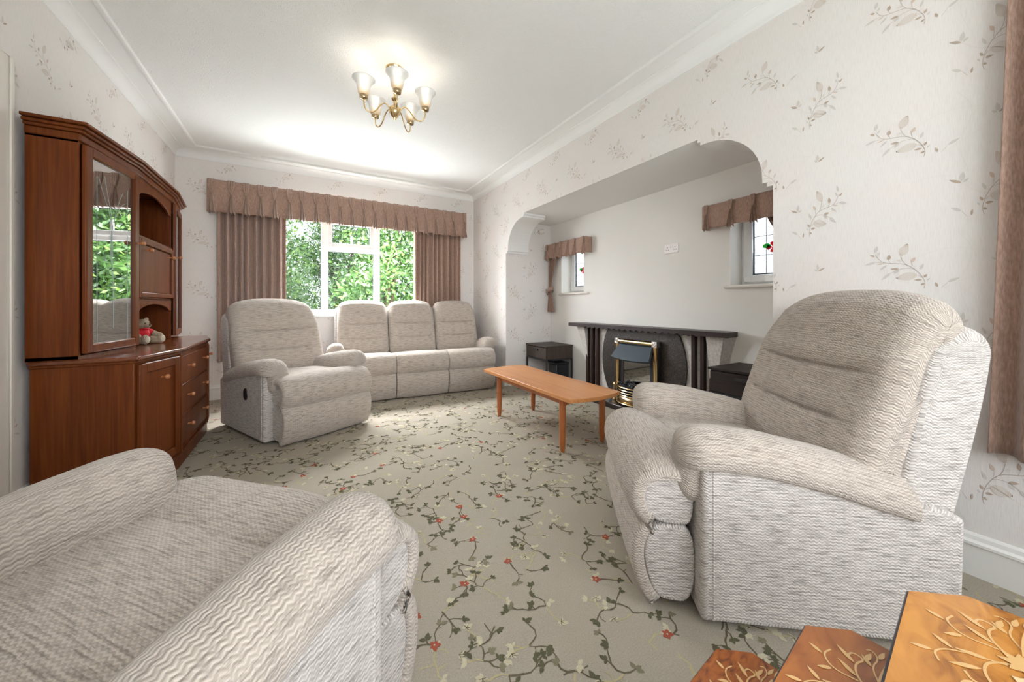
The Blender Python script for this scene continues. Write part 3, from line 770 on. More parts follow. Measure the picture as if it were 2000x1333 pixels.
def WING(dd): return [(a+dd, b) for a, b in [(.58, .36), (.735, .36), (.752, .44), (.80, .64), (.842, .82), (.862, .95), (.84, 1.01), (.77, 1.02), (.70, .97), (.665, .85), (.63, .72), (.60, .58)]]
def armpad(par, cx, s, aw, dd, seed):
    """padded arm: rounded top, outer lip, deep inner face, rounded nose; s is the outer side"""
    w = aw/2; cs = [(-w-.012, -.20), (-w-.022, -.10), (-w-.020, -.02), (-w+.012, .045), (-.02, .064), (.03, .062), (w-.012, .046), (w+.026, .004), (w+.026, -.045), (w+.002, -.062), (w-.02, -.056), (w-.03, -.20)]
    cs = chaikin(cs, 2); n = len(cs); zr = [(-.066, .628), (0, .636), (.06, .637), (.20, .622), (.40+dd*.6, .578), (.62+dd, .512)]
    def ridge(y):
        for (a, za), (b, zb) in zip(zr, zr[1:]):
            if y <= b: return za+(zb-za)*max(0, (y-a)/(b-a))
        return zr[-1][1]
    ys = [(-.066+.075*(1-cos(pi/2*i/9)), max(.02, sin(pi/2*i/9)**.8)) for i in range(10)]+[(.009+(.60+dd-.009)*i/26, 1) for i in range(1, 27)]+[(.60+dd+.018*sin(pi/2*i/4), .35+.65*cos(pi/2*i/4)) for i in range(1, 5)]
    arc = [0]
    for i in range(n): p, q = cs[i], cs[(i+1) % n]; arc.append(arc[-1]+sqrt((p[0]-q[0])**2+(p[1]-q[1])**2))
    vs = []
    for y, f in ys:
        zc = ridge(y)-.064; fz = .30+.70*f if y < .3 else f
        for a, b in cs:
            # nose: sections shrink towards a line low inside the arm
            bb = b if b < -.02 and y > .3 else b*fz-(1-fz)*.02
            X = cx+s*(a*f if y < .3 else a*(.5+.5*f)); Z = zc+bb
            k = mnoise.noise(Vector((X*9+seed, y*5, Z*9)))*.004; vs.append((X+k, y, Z+k))
    fs = []; uvs = []
    for j in range(len(ys)-1):
        for i in range(n):
            fs.append((j*n+i, j*n+(i+1) % n, (j+1)*n+(i+1) % n, (j+1)*n+i))
            uvs.append([(ys[j][0], arc[i]), (ys[j][0], arc[i+1]), (ys[j+1][0], arc[i+1]), (ys[j+1][0], arc[i])])
    fs += [tuple(range(n))[::-1], tuple((len(ys)-1)*n+i for i in range(n))]; uvs += [[(cs[i][0], cs[i][1]) for i in range(n)][::-1], [(cs[i][0], cs[i][1]) for i in range(n)]]
    if s < 0: fs = [f[::-1] for f in fs]; uvs = [u[::-1] for u in uvs]
    fs = [f[::-1] for f in fs]; uvs = [u[::-1] for u in uvs]
    return MB().add(vs, fs, 0, uvs).build('arm_pad', FAB, par, smooth='all', merge=False)
def SIDE(dd): return [(0, .02, 1), (0, .28, 0), (0, .545, 1), (.05, .552, 0), (.20, .540, 0), (.40+dd*.6, .50, 0), (.60+dd, .455, 0), (.70+dd, .43, 0), (.745+dd, .405, 1), (.74+dd, .2, 0), (.735+dd, .02, 1), (.5, .02, 0), (.2, .02, 0)]
def recliner(loc, rz, Wd, dd, label, hole=False, seed=0):
    t = empty('recliner_armchair', loc, rz, label=label, cat='armchair', group=None); h = Wd/2; aw = .155; g = h-aw
    pad('seat_cushion', SEAT(dd), -g-.01, g+.01, .03, FAB, t, 16, .008, seatwarp(seed))
    pad('seat_front', NOSE, -h+.045, h-.045, .016, FAB, t, 16, .012, lip(seed+3, h-.045, .01), capr=5, it=0)
    pad('seat_bolster', BOLST, -h+.058, h-.058, .012, FABS, t, 6)
    pad('footrest', FOOT, -h+.050, h-.050, .014, FAB, t, 16, .008, seatwarp(seed+5), it=0)
    pad('footrest_inner', FOOTI, -h+.060, h-.060, .01, FABS, t, 4)
    pad('back_cushion', BACKF(dd), -h+.03, h-.03, .062, FAB, t, 40, .012, backwarp(0, h-.03, dd, seed, tap=.07), it=2, capr=7)
    def ww(x, y, z):
        u = x/(h-.02); tt = max(0, (z-.5)/.52); return (x*(1-.05*tt*tt), y, z-.05*abs(u)**4*smoothstep(.85, 1.0, z))
    pad('back_panel', WING(dd), -h+.022, h-.022, .028, FABS, t, 20, 0, ww)
    for s in (-1, 1):
        x0, x1 = (-h, -g) if s < 0 else (g, h)
        a = pad('side_panel', SIDE(dd), x0, x1, .018, FABS, t, 4, .0, radial=True)
        armpad(a, (x0+x1)/2, s, aw, dd, seed+s)
        MB().tube([((x1-.001)*1.0 if s > 0 else x0+.001, .034, z) for z in (.03, .2, .35, .535)], .0045, 8).build('piping', FABS, a, smooth=True)
    MB().box((-h+.05, .04, .012), (h-.05, .70+dd, .06)).build('base_frame', FABD, t)
    if hole:
        M = Matrix.Rotation(R(90), 3, 'Y'); x = h*hole
        MB().lathe([(0, 0), (.030, 0), (.036, .004), (.038, -.002), (.0381, -.004)][::1], (0, 0, 0), 24, M=Matrix.Rotation(R(90)*hole, 3, 'Y') @ Matrix.Diagonal((1.3, 1, 1)).to_3x3()).build('release_handle', BLK, t, smooth=True, label='round black release handle recess').location = (x+.001*hole, .31, .345)
    return t
def face(F): return atan2(F[0], -F[1])
RA = recliner((1.119+.607*.42, .702+.794*.42, 0), face((-.794, .607)), .84, 0, 'beige fabric recliner on the right, nearest the wall and the nest of tables', seed=1)
LC = recliner((.105, 3.415, 0), face((.445, -.895)), .82, .10, 'beige fabric recliner beside the wall unit, with a round black handle on its side', hole=-1, seed=9)
FG = recliner((-.155, 1.145, 0), face((.75, .66)), .92, .02, 'beige fabric recliner in the left foreground, seen from behind with its seat and both arms', seed=20)
def sofa(loc, rz):
    t = empty('reclining_sofa', loc, rz, label='three seat beige fabric sofa under the far window', cat='sofa')
    sw = .592; L = 3*sw
    for i in range(3):
        x0 = -L/2+i*sw; x1 = x0+sw; cx = (x0+x1)/2; arc = .0
        gx0 = x0 if i > 0 else x0+.06; gx1 = x1 if i < 2 else x1-.06
        pad('seat_cushion', SEAT(-.10), gx0, gx1, .03, FAB, t, 10, .008, seatwarp(i))
        pad('seat_front', NOSE, x0+.001, x1-.001, .016, FAB, t, 12, .012, seatwarp(i+30, .008), it=0)
        pad('seat_bolster', BOLST, x0+.012, x1-.012, .012, FABS, t, 4)
        pad('footrest', FOOT, x0+.003, x1-.003, .014, FAB, t, 12, .008, it=0)
        pad('footrest_inner', FOOTI, x0+.012, x1-.012, .012, FABS, t, 4)
        pad('back_cushion', BACKF(-.10), x0+.002, x1-.002, .06, FAB, t, 26, .012, backwarp(cx, sw/2, -.10, i+5, .045, .03, 5), capr=6)
    pad('back_panel', WING(-.10), -L/2-.02, L/2+.02, .035, FABS, t, 20, 0)
    MB().box((-L/2+.04, -.09, .012), (L/2-.04, .62, .30)).build('base_frame', FABD, t)
    for s in (-1, 1):
        x0, x1 = (-L/2-.075, -L/2+.065) if s < 0 else (L/2-.065, L/2+.075)
        a = pad('side_panel', SIDE(-.10), x0, x1, .018, FABS, t, 4, radial=True)
        armpad(a, (x0+x1)/2, s, .14, -.10, s)
    for x in (-.6, -.2, .25, .7): MB().lathe([(.022, 0), (.022, .03), (.015, .03)], (x, -.03, 0), 12).build('caster', BLK, t, smooth=True)
    return t
sofa((1.19, 4.235, 0), R(-3.6))

# ---------------------------------------------------------------- coffee table
ct = empty('coffee_table', (1.78, 2.53, 0), label='long low teak coffee table with curved ends in front of the fireplace', cat='coffee table')
def T0(mb, name, m, t, o, **k): ob = mb.build(name, m, t, **k); ob.location = tuple(-x for x in o); return ob
O = (1.78, 2.53, 0)
pl = []
for i in range(13): u = -1+2*i/12; pl.append((1.75+u*.235, 1.838-.0+.045*u*u))
for i in range(13): u = 1-2*i/12; pl.append((1.75+u*.235, 3.245-.045*u*u))
pl = [(x+.012, y) for x, y in pl]
T0(MB().prism(pl, .392, .42), 'table_top', TEAK, ct, O, bevel=.003)
mb = MB(); mb.box((1.60, 2.02, .335), (1.62, 3.02, .392)); mb.box((1.955, 2.02, .335), (1.975, 3.02, .392)); mb.box((1.60, 2.035, .335), (1.975, 2.055, .392)); mb.box((1.60, 2.99, .335), (1.975, 3.01, .392))
T0(mb, 'apron', TEAKL, ct, O, bevel=.003)
for x, y in ((1.597, 2.045), (1.978, 2.045), (1.597, 3.005), (1.978, 3.005)):
    T0(MB().lathe([(.014, 0), (.016, .01), (.0215, .05), (.024, .20), (.024, .392)], (x, y, 0), 14), 'leg', TEAKL, ct, O, smooth=True)

# ---------------------------------------------------------------- wall unit
U = (-1.0, 3.40, 0)
wu = empty('wall_unit', U, label='tall dark mahogany wall unit with glass doors, drop front cupboard and drawers', cat='wall unit')
def WU(mb, name, m, par=None, **k):
    ob = mb.build(name, m, par or wu, **k)
    if par is None: ob.location = tuple(-x for x in U)
    return ob
XW = XL+.001+.027
BP = [(XW, 2.70), (-.795, 2.70), (-.70, 3.07), (-.70, 3.84), (-.795, 4.21), (XW, 4.21)]
def off(p, d):   # grow outwards except on the wall side
    cx, cy = -1.19, 3.455; out = []
    for x, y in p: out.append((x if x <= XW+.001 else x+d, y+(d if y > cy+.5 else -d if y < cy-.5 else 0)*(1 if (y < 2.9 or y > 4.0) else .3)))
    return out
WU(MB().prism(off(BP, .004), 0, .075), 'plinth', MAHO, bevel=.004)
WU(MB().prism(off(BP, .012), .075, .098), 'plinth_moulding', MAHO, bevel=.008)
WU(MB().prism(BP, .098, .735), 'base_cabinet', MAHO, bevel=.003)
WU(MB().prism(off(BP, .012), .735, .75), 'cornice_strip', MAHO, bevel=.004)
WU(MB().prism(off(BP, .026), .75, .773), 'counter_top', MAHT, bevel=.007, seg=3)
def panel(p0, p1, z0, z1, th, inset=.045, name='door', raised=True, material=None, par=None):
    """framed flat panel standing on the face p0->p1 (viewer sees it with p0 on the left)"""
    a = Vector((*p0, 0)); b = Vector((*p1, 0)); d = (b-a).normalized(); n = Vector((d.y, -d.x, 0)); mb = MB()
    def slab(s0, s1, e0, e1, o0, o1, mi=0):
        L = (b-a).length
        q = [a+d*s0+n*o0, a+d*s1+n*o0, a+d*s1+n*o1, a+d*s0+n*o1]
        mb.hexa([(p.x, p.y, e0) for p in q[::-1]]+[(p.x, p.y, e1) for p in q[::-1]], mi)
    L = (b-a).length
    slab(0, inset, z0, z1, 0, th); slab(L-inset, L, z0, z1, 0, th); slab(inset, L-inset, z0, z0+inset, 0, th); slab(inset, L-inset, z1-inset, z1, 0, th)
    if raised: slab(inset, L-inset, z0+inset, z1-inset, 0, th*.55)
    return mb, a, d, n, L
def knob(par, P, n, name='knob', r=.013):
    z = Vector((0, 0, 1)); q = z.rotation_difference(n).to_matrix()
    MB().lathe([(.006, 0), (.005, .012), (.006, .018), (r, .024), (r+.001, .031), (r*.8, .038), (.0, .041)], tuple(P), 14, M=q).build(name, KNOB, par, smooth=True)
def on(p0, p1, a, b, e=.0):
    A = Vector((*p0, 0)); B = Vector((*p1, 0)); d = (B-A).normalized(); n = Vector((d.y, -d.x, 0)); return (A+d*a+n*e).to_2d(), (A+d*b+n*e).to_2d()
# base: angled doors and centre drawers
for p0, p1, ks in ((BP[1], BP[2], .5), (BP[3], BP[4], .5)):
    L = (Vector(p1)-Vector(p0)).length; q0, q1 = on(p0, p1, .015, L-.012, .001)
    mb, a, d, n, LL = panel(q0, q1, .112, .722, .018, .05); o = WU(mb, 'cupboard_door', MAHO, bevel=.004)
    knob(o, a+d*LL*ks+n*.016+Vector((0, 0, .625)), n)
Ld = BP[3][1]-BP[2][1]
for z0, z1 in ((.125, .315), (.323, .515), (.523, .71)):
    q0, q1 = on(BP[2], BP[3], .03, Ld-.03, .001); mb, a, d, n, LL = panel(q0, q1, z0, z1, .012, .004); o = WU(mb, 'drawer', MAHO, bevel=.002)
    for f in (.2, .8): knob(o, a+d*LL*f+n*.010+Vector((0, 0, (z0+z1)/2+.02)), n)
for y0, y1 in ((BP[2][1]+.003, BP[2][1]+.028), (BP[3][1]-.028, BP[3][1]-.003)): WU(MB().box((-.70, y0, .10), (-.684, y1, .733)), 'drawer_stile', MAHO, bevel=.003)
# upper cabinet
TP = [(XW, 2.665), (-.985, 2.665), (-.92, 3.15), (-.92, 3.87), (-.985, 4.33), (XW, 4.33)]
ZT0, ZT1 = .773, 1.90
for q in (2.665, 4.312): WU(MB().box((XW, q, ZT0), (-.985, q+.018, ZT1)), 'upper_side', MAHO, bevel=.002)
WU(MB().box((XW, 2.683, ZT0), (XW+.012, 4.312, ZT1)), 'back_board', MAHO)
for q in (3.142, 3.86): WU(MB().box((XW+.012, q, ZT0), (-.925, q+.018, ZT1)), 'upper_divider', MAHO, bevel=.002)
WU(MB().prism(TP, ZT1-.03, ZT1), 'upper_top', MAHO)
for zz in (.79,):
    WU(MB().prism([TP[0], TP[1], TP[2], (XW, 3.142)][::1], ZT0, .792), 'cabinet_floor', MAHO)
for z in (1.10, 1.48):
    WU(MB().prism([(XW+.013, 2.69), (-1.01, 2.69), (-.955, 3.13), (XW+.013, 3.13)], z, z+.006), 'glass_shelf', GLASS)
for k, (d_, zz) in enumerate(((.010, 1.90), (.022, 1.915), (.034, 1.93), (.046, 1.948))):
    WU(MB().prism([(x if x <= XW else x+d_, y+(-d_ if y < 2.9 else d_ if y > 4.1 else 0)) for x, y in TP], zz-.0+(-.022 if k == 0 else 0), zz+(.0165 if k else .0145)), 'crown_moulding', MAHO, bevel=.005)
def glassdoor(p0, p1, kside, etch):
    L = (Vector(p1)-Vector(p0)).length; q0, q1 = on(p0, p1, .012, L-.006, .001); z0, z1 = .800, 1.868
    mb, a, d, n, LL = panel(q0, q1, z0, z1, .022, .046, raised=False); o = WU(mb, 'glass_door', MAHO, bevel=.006)
    mb = MB(); i = .044
    q = [a+d*i+n*.006, a+d*(LL-i)+n*.006, a+d*(LL-i)+n*.010, a+d*i+n*.010]
    mb.hexa([(p.x, p.y, z0+i) for p in q[::-1]]+[(p.x, p.y, z1-i) for p in q[::-1]]); mb.build('door_glass', DOORGLASS, o)
    if etch:
        E = mat('etched_line', (.42, .50, .48), .4); mb = MB()
        def at(s, z): P = a+d*s+n*.0112; return (P.x, P.y, z)
        for cv in ([(.10, .85), (.10, 1.74)], [(.37, .85), (.37, 1.74)], [(.235, .92), (.232, 1.2), (.215, 1.38), (.225, 1.50), (.30, 1.63), (.36, 1.66)],
                   [(.235, .92), (.24, 1.2), (.215, 1.40), (.235, 1.52), (.29, 1.66), (.325, 1.71)], [(.215, 1.30), (.205, 1.46), (.225, 1.52), (.15, 1.66), (.11, 1.74)],
                   [(.225, 1.30), (.235, 1.46), (.225, 1.54), (.18, 1.68), (.16, 1.76)]):
            cv = chaikin(cv, 3, False); cv = [(s, min(z, 1.80)) for s, z in cv]; mb.tube([at(s, z) for s, z in cv], .0007, 4)
        mb.build('etched_pattern', E, o)
    s = LL-.022 if kside else .022
    knob(o, a+d*s+n*.020+Vector((0, 0, 1.435)), n)
glassdoor(TP[1], TP[2], 1, True); glassdoor(TP[3], TP[4], 0, False)
# centre: arched valances, drop front
def valance(z0, z1, drop, y0=3.16, y1=3.86, x=-.922):
    pts = [(y0, z1)]+[(y0+(y1-y0)*i/16, z0+drop*(sin(pi*min(1, max(0, (i-1)/14)))**.6)) for i in range(17)]+[(y1, z1)]
    WU(MB().prism(pts[::-1], x-.018, x, 0, 'x'), 'arched_valance', MAHO, bevel=.003)
valance(1.755, 1.872, .062); valance(1.005, 1.085, .05)
WU(MB().box((XW+.012, 3.16, 1.487), (-.915, 3.86, 1.503)), 'open_shelf', MAHO, bevel=.003)
WU(MB().box((XW+.012, 3.16, 1.083), (-.925, 3.86, 1.098)), 'open_shelf', MAHO, bevel=.003)
mb, a, d, n, LL = panel((-.935, 3.163), (-.935, 3.857), 1.099, 1.486, .030, .035); o = WU(mb, 'drop_flap', MAHO, bevel=.005)
for f in (.16, .84): knob(o, a+d*LL*f+n*.028+Vector((0, 0, 1.415)), n)

# teddy
FUR = mat('teddy_fur', (.42, .33, .23), 1); FURL = mat('teddy_pale_fur', (.66, .60, .48), 1); DK = mat('teddy_nose', (.02, .015, .015), .3)
for m_ in (FUR, FURL):
    n_ = nd(m_, 'ShaderNodeTexNoise', i_Scale=220.0, i_Detail=2.0); lk(m_, coords(m_, 'Object'), n_.inputs[0]); bump(m_, n_.outputs[0], .9, .01)
td = empty('teddy_bear', (-1.0, 3.52, .773), R(58), label='small tan teddy bear in a red top sitting on the wall unit counter', cat='teddy bear')
mb = MB(); mb.ball((0, 0, .062), (.042, .040, .055))
for s in (-1, 1):
    mb.tube([(s*.025, -.01, .030), (s*.042, -.045, .030), (s*.052, -.085, .028)], [.028, .027, .024], 14); mb.ball((s*.053, -.090, .036), (.024, .018, .034))
    mb.tube([(s*.035, 0, .092), (s*.062, -.025, .075), (s*.072, -.052, .062)], [.018, .018, .016], 12); mb.ball((s*.073, -.056, .061), (.018, .018, .018))
mb.ball((0, -.01, .140), (.040, .040, .037)); mb.ball((0, -.042, .130), (.021, .024, .017))
mb.build('body', FUR, td, smooth='all')
for s in (-1, 1):
    mb = MB(); mb.ball((s*.033, -.002, .172), (.015, .008, .015)); mb.build('ear', FUR, td, smooth='all')
    MB().ball((s*.053, -.105, .036), (.017, .006, .025)).build('foot_pad', FURL, td, smooth='all')
    MB().ball((s*.015, -.046, .148), .0042, 8, 6).build('eye', DK, td, smooth='all')
MB().ball((0, -.066, .136), (.008, .005, .006), 10, 6).build('nose', DK, td, smooth='all')
mb = MB(); mb.lathe([(.030, .045), (.046, .052), (.046, .075), (.038, .100), (.026, .112)], (0, -.001, 0), 20)
for s in (-1, 1): mb.tube([(s*.030, 0, .094), (s*.056, -.020, .079)], [.021, .022], 12)
mb.build('red_top', RED, td, smooth='all')
MB().ball((.0, -.036, .108), (.024, .008, .010), 10, 6).build('bow', RED, td, smooth='all')

# ---------------------------------------------------------------- fireplace
F0 = (2.90, 2.485, 0); fp = empty('fireplace', F0, label='low stone fireplace with dark curved mantel shelf, slats and speckled oval panel', cat='fireplace')
def FP(mb, name, m, **k): ob = mb.build(name, m, fp, **k); ob.location = tuple(-x for x in F0); return ob
XB = NB-.001
pts = []
FP(MB().box((2.925, 1.70, .06), (XB, 3.27, .795)), 'stone_surround', STONE, bevel=.003)
for s in (-1, 1):
    mb = MB(); rows = 14; vs = []
    for j in range(rows+1):
        g = j/rows; z = .02+.775*g; fl_ = g**2.2
        yi = F0[1]+s*(.735-.0*fl_); yo = F0[1]+s*(.800+.105*fl_); xf = 2.905-.075*fl_
        vs += [(xf, yi, z), (xf+.01, yo-s*.03, z), (XB, yo, z), (XB, yi, z)]
    fs = [(j*4+i, j*4+(i+1) % 4, (j+1)*4+(i+1) % 4, (j+1)*4+i) for j in range(rows) for i in range(4)]+[(3, 2, 1, 0), (rows*4, rows*4+1, rows*4+2, rows*4+3)]
    if s < 0: fs = [f[::-1] for f in fs]
    FP(mb.add(vs, fs), 'pedestal', STONE, smooth=True)
    for k in (-1, 0, 1):
        y = F0[1]+s*.668+k*.080; FP(MB().box((2.885, y-.017, .07), (2.926, y+.017, .797)), 'slat', SLAT, bevel=.003)
    FP(MB().box((2.82, F0[1]+s*.668-.15, .055), (2.926, F0[1]+s*.668+.15, .085)), 'plinth_tile', HEARTH, bevel=.003)
pts = []
for i in range(48):
    a = 2*pi*i/48; y = F0[1]+.515*cos(a); z = .47+.60*sin(a); pts.append((y, min(.795, max(.06, z))))
q = []
for p in pts:
    if not q or (abs(p[0]-q[-1][0])+abs(p[1]-q[-1][1])) > 1e-4: q.append(p)
FP(MB().prism(q, 2.905, 2.9249, 0, 'x'), 'oval_panel', GRAN, bevel=.003)
front = []; NN = 120
for i in range(NN+1):
    u = i/NN; front.append((1.54+1.88*u))
mb = MB(); vs = []
for y in front:
    w = .009*sin(y*2*pi/.072) if 1.75 < y < 3.2 else 0
    endb = 0
    vs += [(2.76, y, .838), (2.76+.0, y, .798+w), (2.785, y, .798), (XB, min(max(y, 1.572), 3.388), .798), (XB, min(max(y, 1.572), 3.388), .838)]
fs = [(j*5+i, j*5+(i+1) % 5, (j+1)*5+(i+1) % 5, (j+1)*5+i) for j in range(NN) for i in range(5)]+[tuple(range(5)), tuple(NN*5+i for i in range(5))[::-1]]
FP(mb.add(vs, [f[::-1] for f in fs]), 'mantel_shelf', MANT)
FP(MB().box((2.69, 1.72, 0), (XB, 3.25, .055)), 'hearth', HEARTH, bevel=.006)
# electric fire
G0 = (2.86, 2.485, .056); ef = empty('electric_fire', G0, label='brass framed electric fire with slate hood and coal effect in front of the oval panel', cat='electric fire')
def EF(mb, name, m, **k): ob = mb.build(name, m, ef, **k); ob.location = tuple(-x for x in G0); return ob
ya, yb, zt = 2.225, 2.745, .705
mb = MB(); mb.box((2.862, ya+.01, .056), (2.904, ya+.095, zt-.01)); mb.box((2.862, yb-.095, .056), (2.904, yb-.01, zt-.01)); mb.box((2.862, ya+.01, zt-.10), (2.904, yb-.01, zt-.01)); mb.box((2.898, ya+.02, .056), (2.904, yb-.02, zt-.02))
EF(mb, 'casing', BLK, bevel=.003)
for y in (ya, yb-.05): EF(MB().tube([(2.855, y+.025, .056), (2.855, y+.025, zt-.05)], .024, 14), 'brass_column', BRASS, smooth=True)
EF(MB().tube([(2.855, ya+.05, zt-.027), (2.855, yb-.05, zt-.027)], .024, 14), 'brass_rail', BRASS, smooth=True)
for y in (ya-.002, yb-.053):
    mb = MB(); mb.box((2.832, y, zt-.055), (2.880, y+.055, zt))
    for rr in (.020, .012): 
        mb.tube([(2.830, y+.0275+rr*cos(t), zt-.0275+rr*sin(t)) for t in [2*pi*i/16 for i in range(17)]], .0025, 6)
    EF(mb, 'corner_block', SILV, bevel=.002)
vs = []; NH = 12
for i in range(NH+1):
    u = -1+2*i/NH; y = (ya+yb)/2+u*.205; y2 = (ya+yb)/2+u*.235; bow = .03*(1-u*u)
    vs += [(2.855, y, zt-.055), (2.835-bow*.3, y, zt-.06), (2.755-bow, y2, zt-.185-.012*(1-u*u)), (2.775-bow, y2, zt-.20-.012*(1-u*u)), (2.855, y, zt-.10)]
fs = [(j*5+i, j*5+(i+1) % 5, (j+1)*5+(i+1) % 5, (j+1)*5+i) for j in range(NH) for i in range(5)]+[tuple(range(5))[::-1], tuple(NH*5+i for i in range(5))]
EF(MB().add(vs, fs), 'hood', SLATE)
EF(MB().box((2.868, ya+.095, .24), (2.872, yb-.095, zt-.10)), 'fire_screen', FIREGLASS)
mb = MB(); mb.box((2.80, ya+.07, .056), (2.862, yb-.07, .235)); EF(mb, 'fuel_tray', BLK, bevel=.003)
rc = random.Random(3)
for i in range(34):
    y = ya+.09+(yb-ya-.18)*rc.random(); x = 2.765+.085*rc.random(); z = .245+.02*rc.random()
    r_ = rc.uniform(.012, .02); mb = MB(); bm = bmesh.new(); bmesh.ops.create_icosphere(bm, subdivisions=1, radius=r_)
    vs = [(v.co.x*rc.uniform(.8, 1.2)+x, v.co.y*rc.uniform(.8, 1.2)+y, v.co.z*rc.uniform(.7, 1.1)+z) for v in bm.verts]; fs = [tuple(v.index for v in f.verts) for f in bm.faces]; bm.free()
    EF(mb.add(vs, fs), 'coal', COAL)
def bow(z, r, out=.0, name='fret_bar', m=None):
    p = []
    for i in range(21):
        u = -1+2*i/20; p.append((2.842-out-.125*(1-abs(u)**2.6), (ya+yb)/2+u*.235, z))
    EF(MB().tube(p, r, 8), name, m or BRASS, smooth=True)
for z, r in ((.232, .007), (.205, .005), (.18, .005), (.155, .006), (.075, .007)): bow(z, r)
vs = []
for i in range(21):
    u = -1+2*i/20; x = 2.846-.120*(1-abs(u)**2.6); y = (ya+yb)/2+u*.232; vs += [(x, y, .062), (x, y, .152)]
o = EF(MB().add(vs, [(2*i, 2*i+2, 2*i+3, 2*i+1) for i in range(20)]), 'fret_panel', BRASSD, smooth='all'); o.modifiers.new('s', 'SOLIDIFY').thickness = .003
for y in (ya+.025, yb-.025): EF(MB().lathe([(.018, 0), (.018, .02), (.009, .03), (.009, .16), (.014, .17), (.008, .19), (0, .195)], (2.80, y, .056), 12), 'fret_post', BRASS, smooth=True)

# ---------------------------------------------------------------- bedside cabinets in the niche
def nightstand(x0, x1, y0, y1, h, label, wmat, dh):
    c = ((x0+x1)/2, (y0+y1)/2, 0); t = empty('side_table', c, label=label, cat='side table')
    def N(mb, name, m, par=None, **k):
        ob = mb.build(name, m, par or t, **k)
        if par is None: ob.location = tuple(-v for v in c)
        return ob
    N(MB().box((x0-.004, y0-.004, h-.016), (x1+.004, y1+.004, h)), 'top', wmat, bevel=.002)
    mb = MB(); mb.box((x0+.02, y0+.003, h-dh-.016), (x1, y1-.003, h-.017)); N(mb, 'carcass', wmat, bevel=.002)
    d = N(MB().box((x0, y0+.012, h-dh-.012), (x0+.019, y1-.012, h-.024)), 'drawer', wmat, bevel=.002)
    N(MB().box((x0-.018, (y0+y1)/2-.055, h-.066), (x0+.004, (y0+y1)/2+.055, h-.048)), 'handle', BLK, d, bevel=.002)
    mb = MB(); z = h-dh-.016; w = .018
    mb.box((x0, y0, z-.018), (x0+w, y1, z)); mb.box((x1-w, y0, z-.018), (x1, y1, z)); mb.box((x0, y0, z-.018), (x1, y0+w, z)); mb.box((x0, y1-w, z-.018), (x1, y1, z)); N(mb, 'rail', BLK, bevel=.001)
    for x in (x0, x1-w):
        for y in (y0, y1-w): N(MB().box((x, y, 0), (x+w, y+w, z-.018)), 'leg', BLK, bevel=.001)
    mb = MB(); mb.box((x0, y0+w, .06), (x0+w, y1-w, .075)); mb.box((x1-w, y0+w, .06), (x1, y1-w, .075)); mb.box((x0+w, y0, .06), (x1-w, y0+w, .075)); mb.box((x0+w, y1-w, .06), (x1-w, y1, .075)); N(mb, 'stretcher', BLK)
    return t
nightstand(2.545, 2.955, 3.575, 4.03, .545, 'dark wood side table on black legs left of the fireplace', WENGEG, .15)
nightstand(2.545, 2.955, 1.06, 1.552, .60, 'dark wood side table on black legs right of the fireplace, behind the armchair', WENGE, .155)
sb = empty('storage_box', (2.82, 3.69, 0), label='black box on the floor under the left side table', cat='box')
MB().box((-.10, -.085, 0), (.10, .085, .30)).build('box_body', mat('black_plastic', (.012, .014, .02), .3), sb, bevel=.01)
Box('box_lid', (-.103, -.088, .30), (.103, .088, .325), BLK, sb, .006)

# socket, wall lamp
so = empty('wall_socket', (NB, 2.162, 1.576), label='white double plug socket on the niche wall above the fireplace', cat='socket')
PW = mat('socket_plastic', (.84, .80, .79), .3)
MB().box((-.010, -.074, -.043), (-.0005, .074, .043)).build('face_plate', PW, so, bevel=.003)
for s in (-1, 1):
    for dy, dz, hw, hh in ((0, .012, .003, .0055), (-.011, -.012, .0045, .0025), (.011, -.012, .0045, .0025)):
        Box('pin_hole', (-.0108, s*.040+dy-hw, dz-hh), (-.0098, s*.040+dy+hw, dz+hh), GASK, so, 0)
    Box('switch', (-.0135, s*.010-.005, .006), (-.010, s*.010+.005, .024), PW, so, .001)
wl = empty('wall_lamp', (2.74, NY1-.0005, 2.03), label='small cream spotlight high on the far side wall of the niche', cat='wall lamp')
Mx = Matrix.Rotation(R(90), 3, 'X')
MB().lathe([(.0, 0), (.035, 0), (.035, .012), (.012, .016), (.010, .04), (0, .04)], (0, 0, 0), 18, M=Mx).build('wall_plate', GLOSSW, wl, smooth=True)
MB().lathe([(.022, 0), (.030, .01), (.030, .05), (.034, .075), (.030, .075), (.02, .02), (0, .02)], (0, -.045, 0), 18, M=Matrix.Rotation(R(75), 3, 'Y')).build('lamp_head', CREAMP, wl, smooth=True)

# ---------------------------------------------------------------- chandelier
ch = empty('chandelier', (.555, 2.62, ZC), label='five arm brass chandelier with white bell glass shades on the ceiling', cat='chandelier')
zh = -.30
MB().lathe([(0, 0), (.062, 0), (.060, -.010), (.045, -.022), (.018, -.030), (.012, -.045), (0, -.045)], n=28).build('ceiling_rose', BRASS, ch, smooth=True)
MB().lathe([(.007, -.04), (.007, zh+.10), (.018, zh+.095), (.024, zh+.085), (.010, zh+.07), (.009, zh+.03)], n=16).build('stem', BRASS, ch, smooth=True)
MB().lathe([(.009, zh+.035), (.030, zh+.03), (.038, zh+.02), (.038, zh-.01), (.030, zh-.02), (.024, zh-.035), (.012, zh-.045), (.010, zh-.055), (.005, zh-.065), (0, zh-.066)], n=24).build('hub', BRASS, ch, smooth=True)
SHADE = bpy.data.materials.new('opal_glass'); SHADE.use_nodes = True
b_ = SHADE.node_tree.nodes['Principled BSDF']; b_.inputs['Roughness'].default_value = .3; b_.inputs['Transmission Weight'].default_value = .25
sx = nd(SHADE, 'ShaderNodeSeparateXYZ'); lk(SHADE, coords(SHADE, 'Object'), sx.inputs[0])
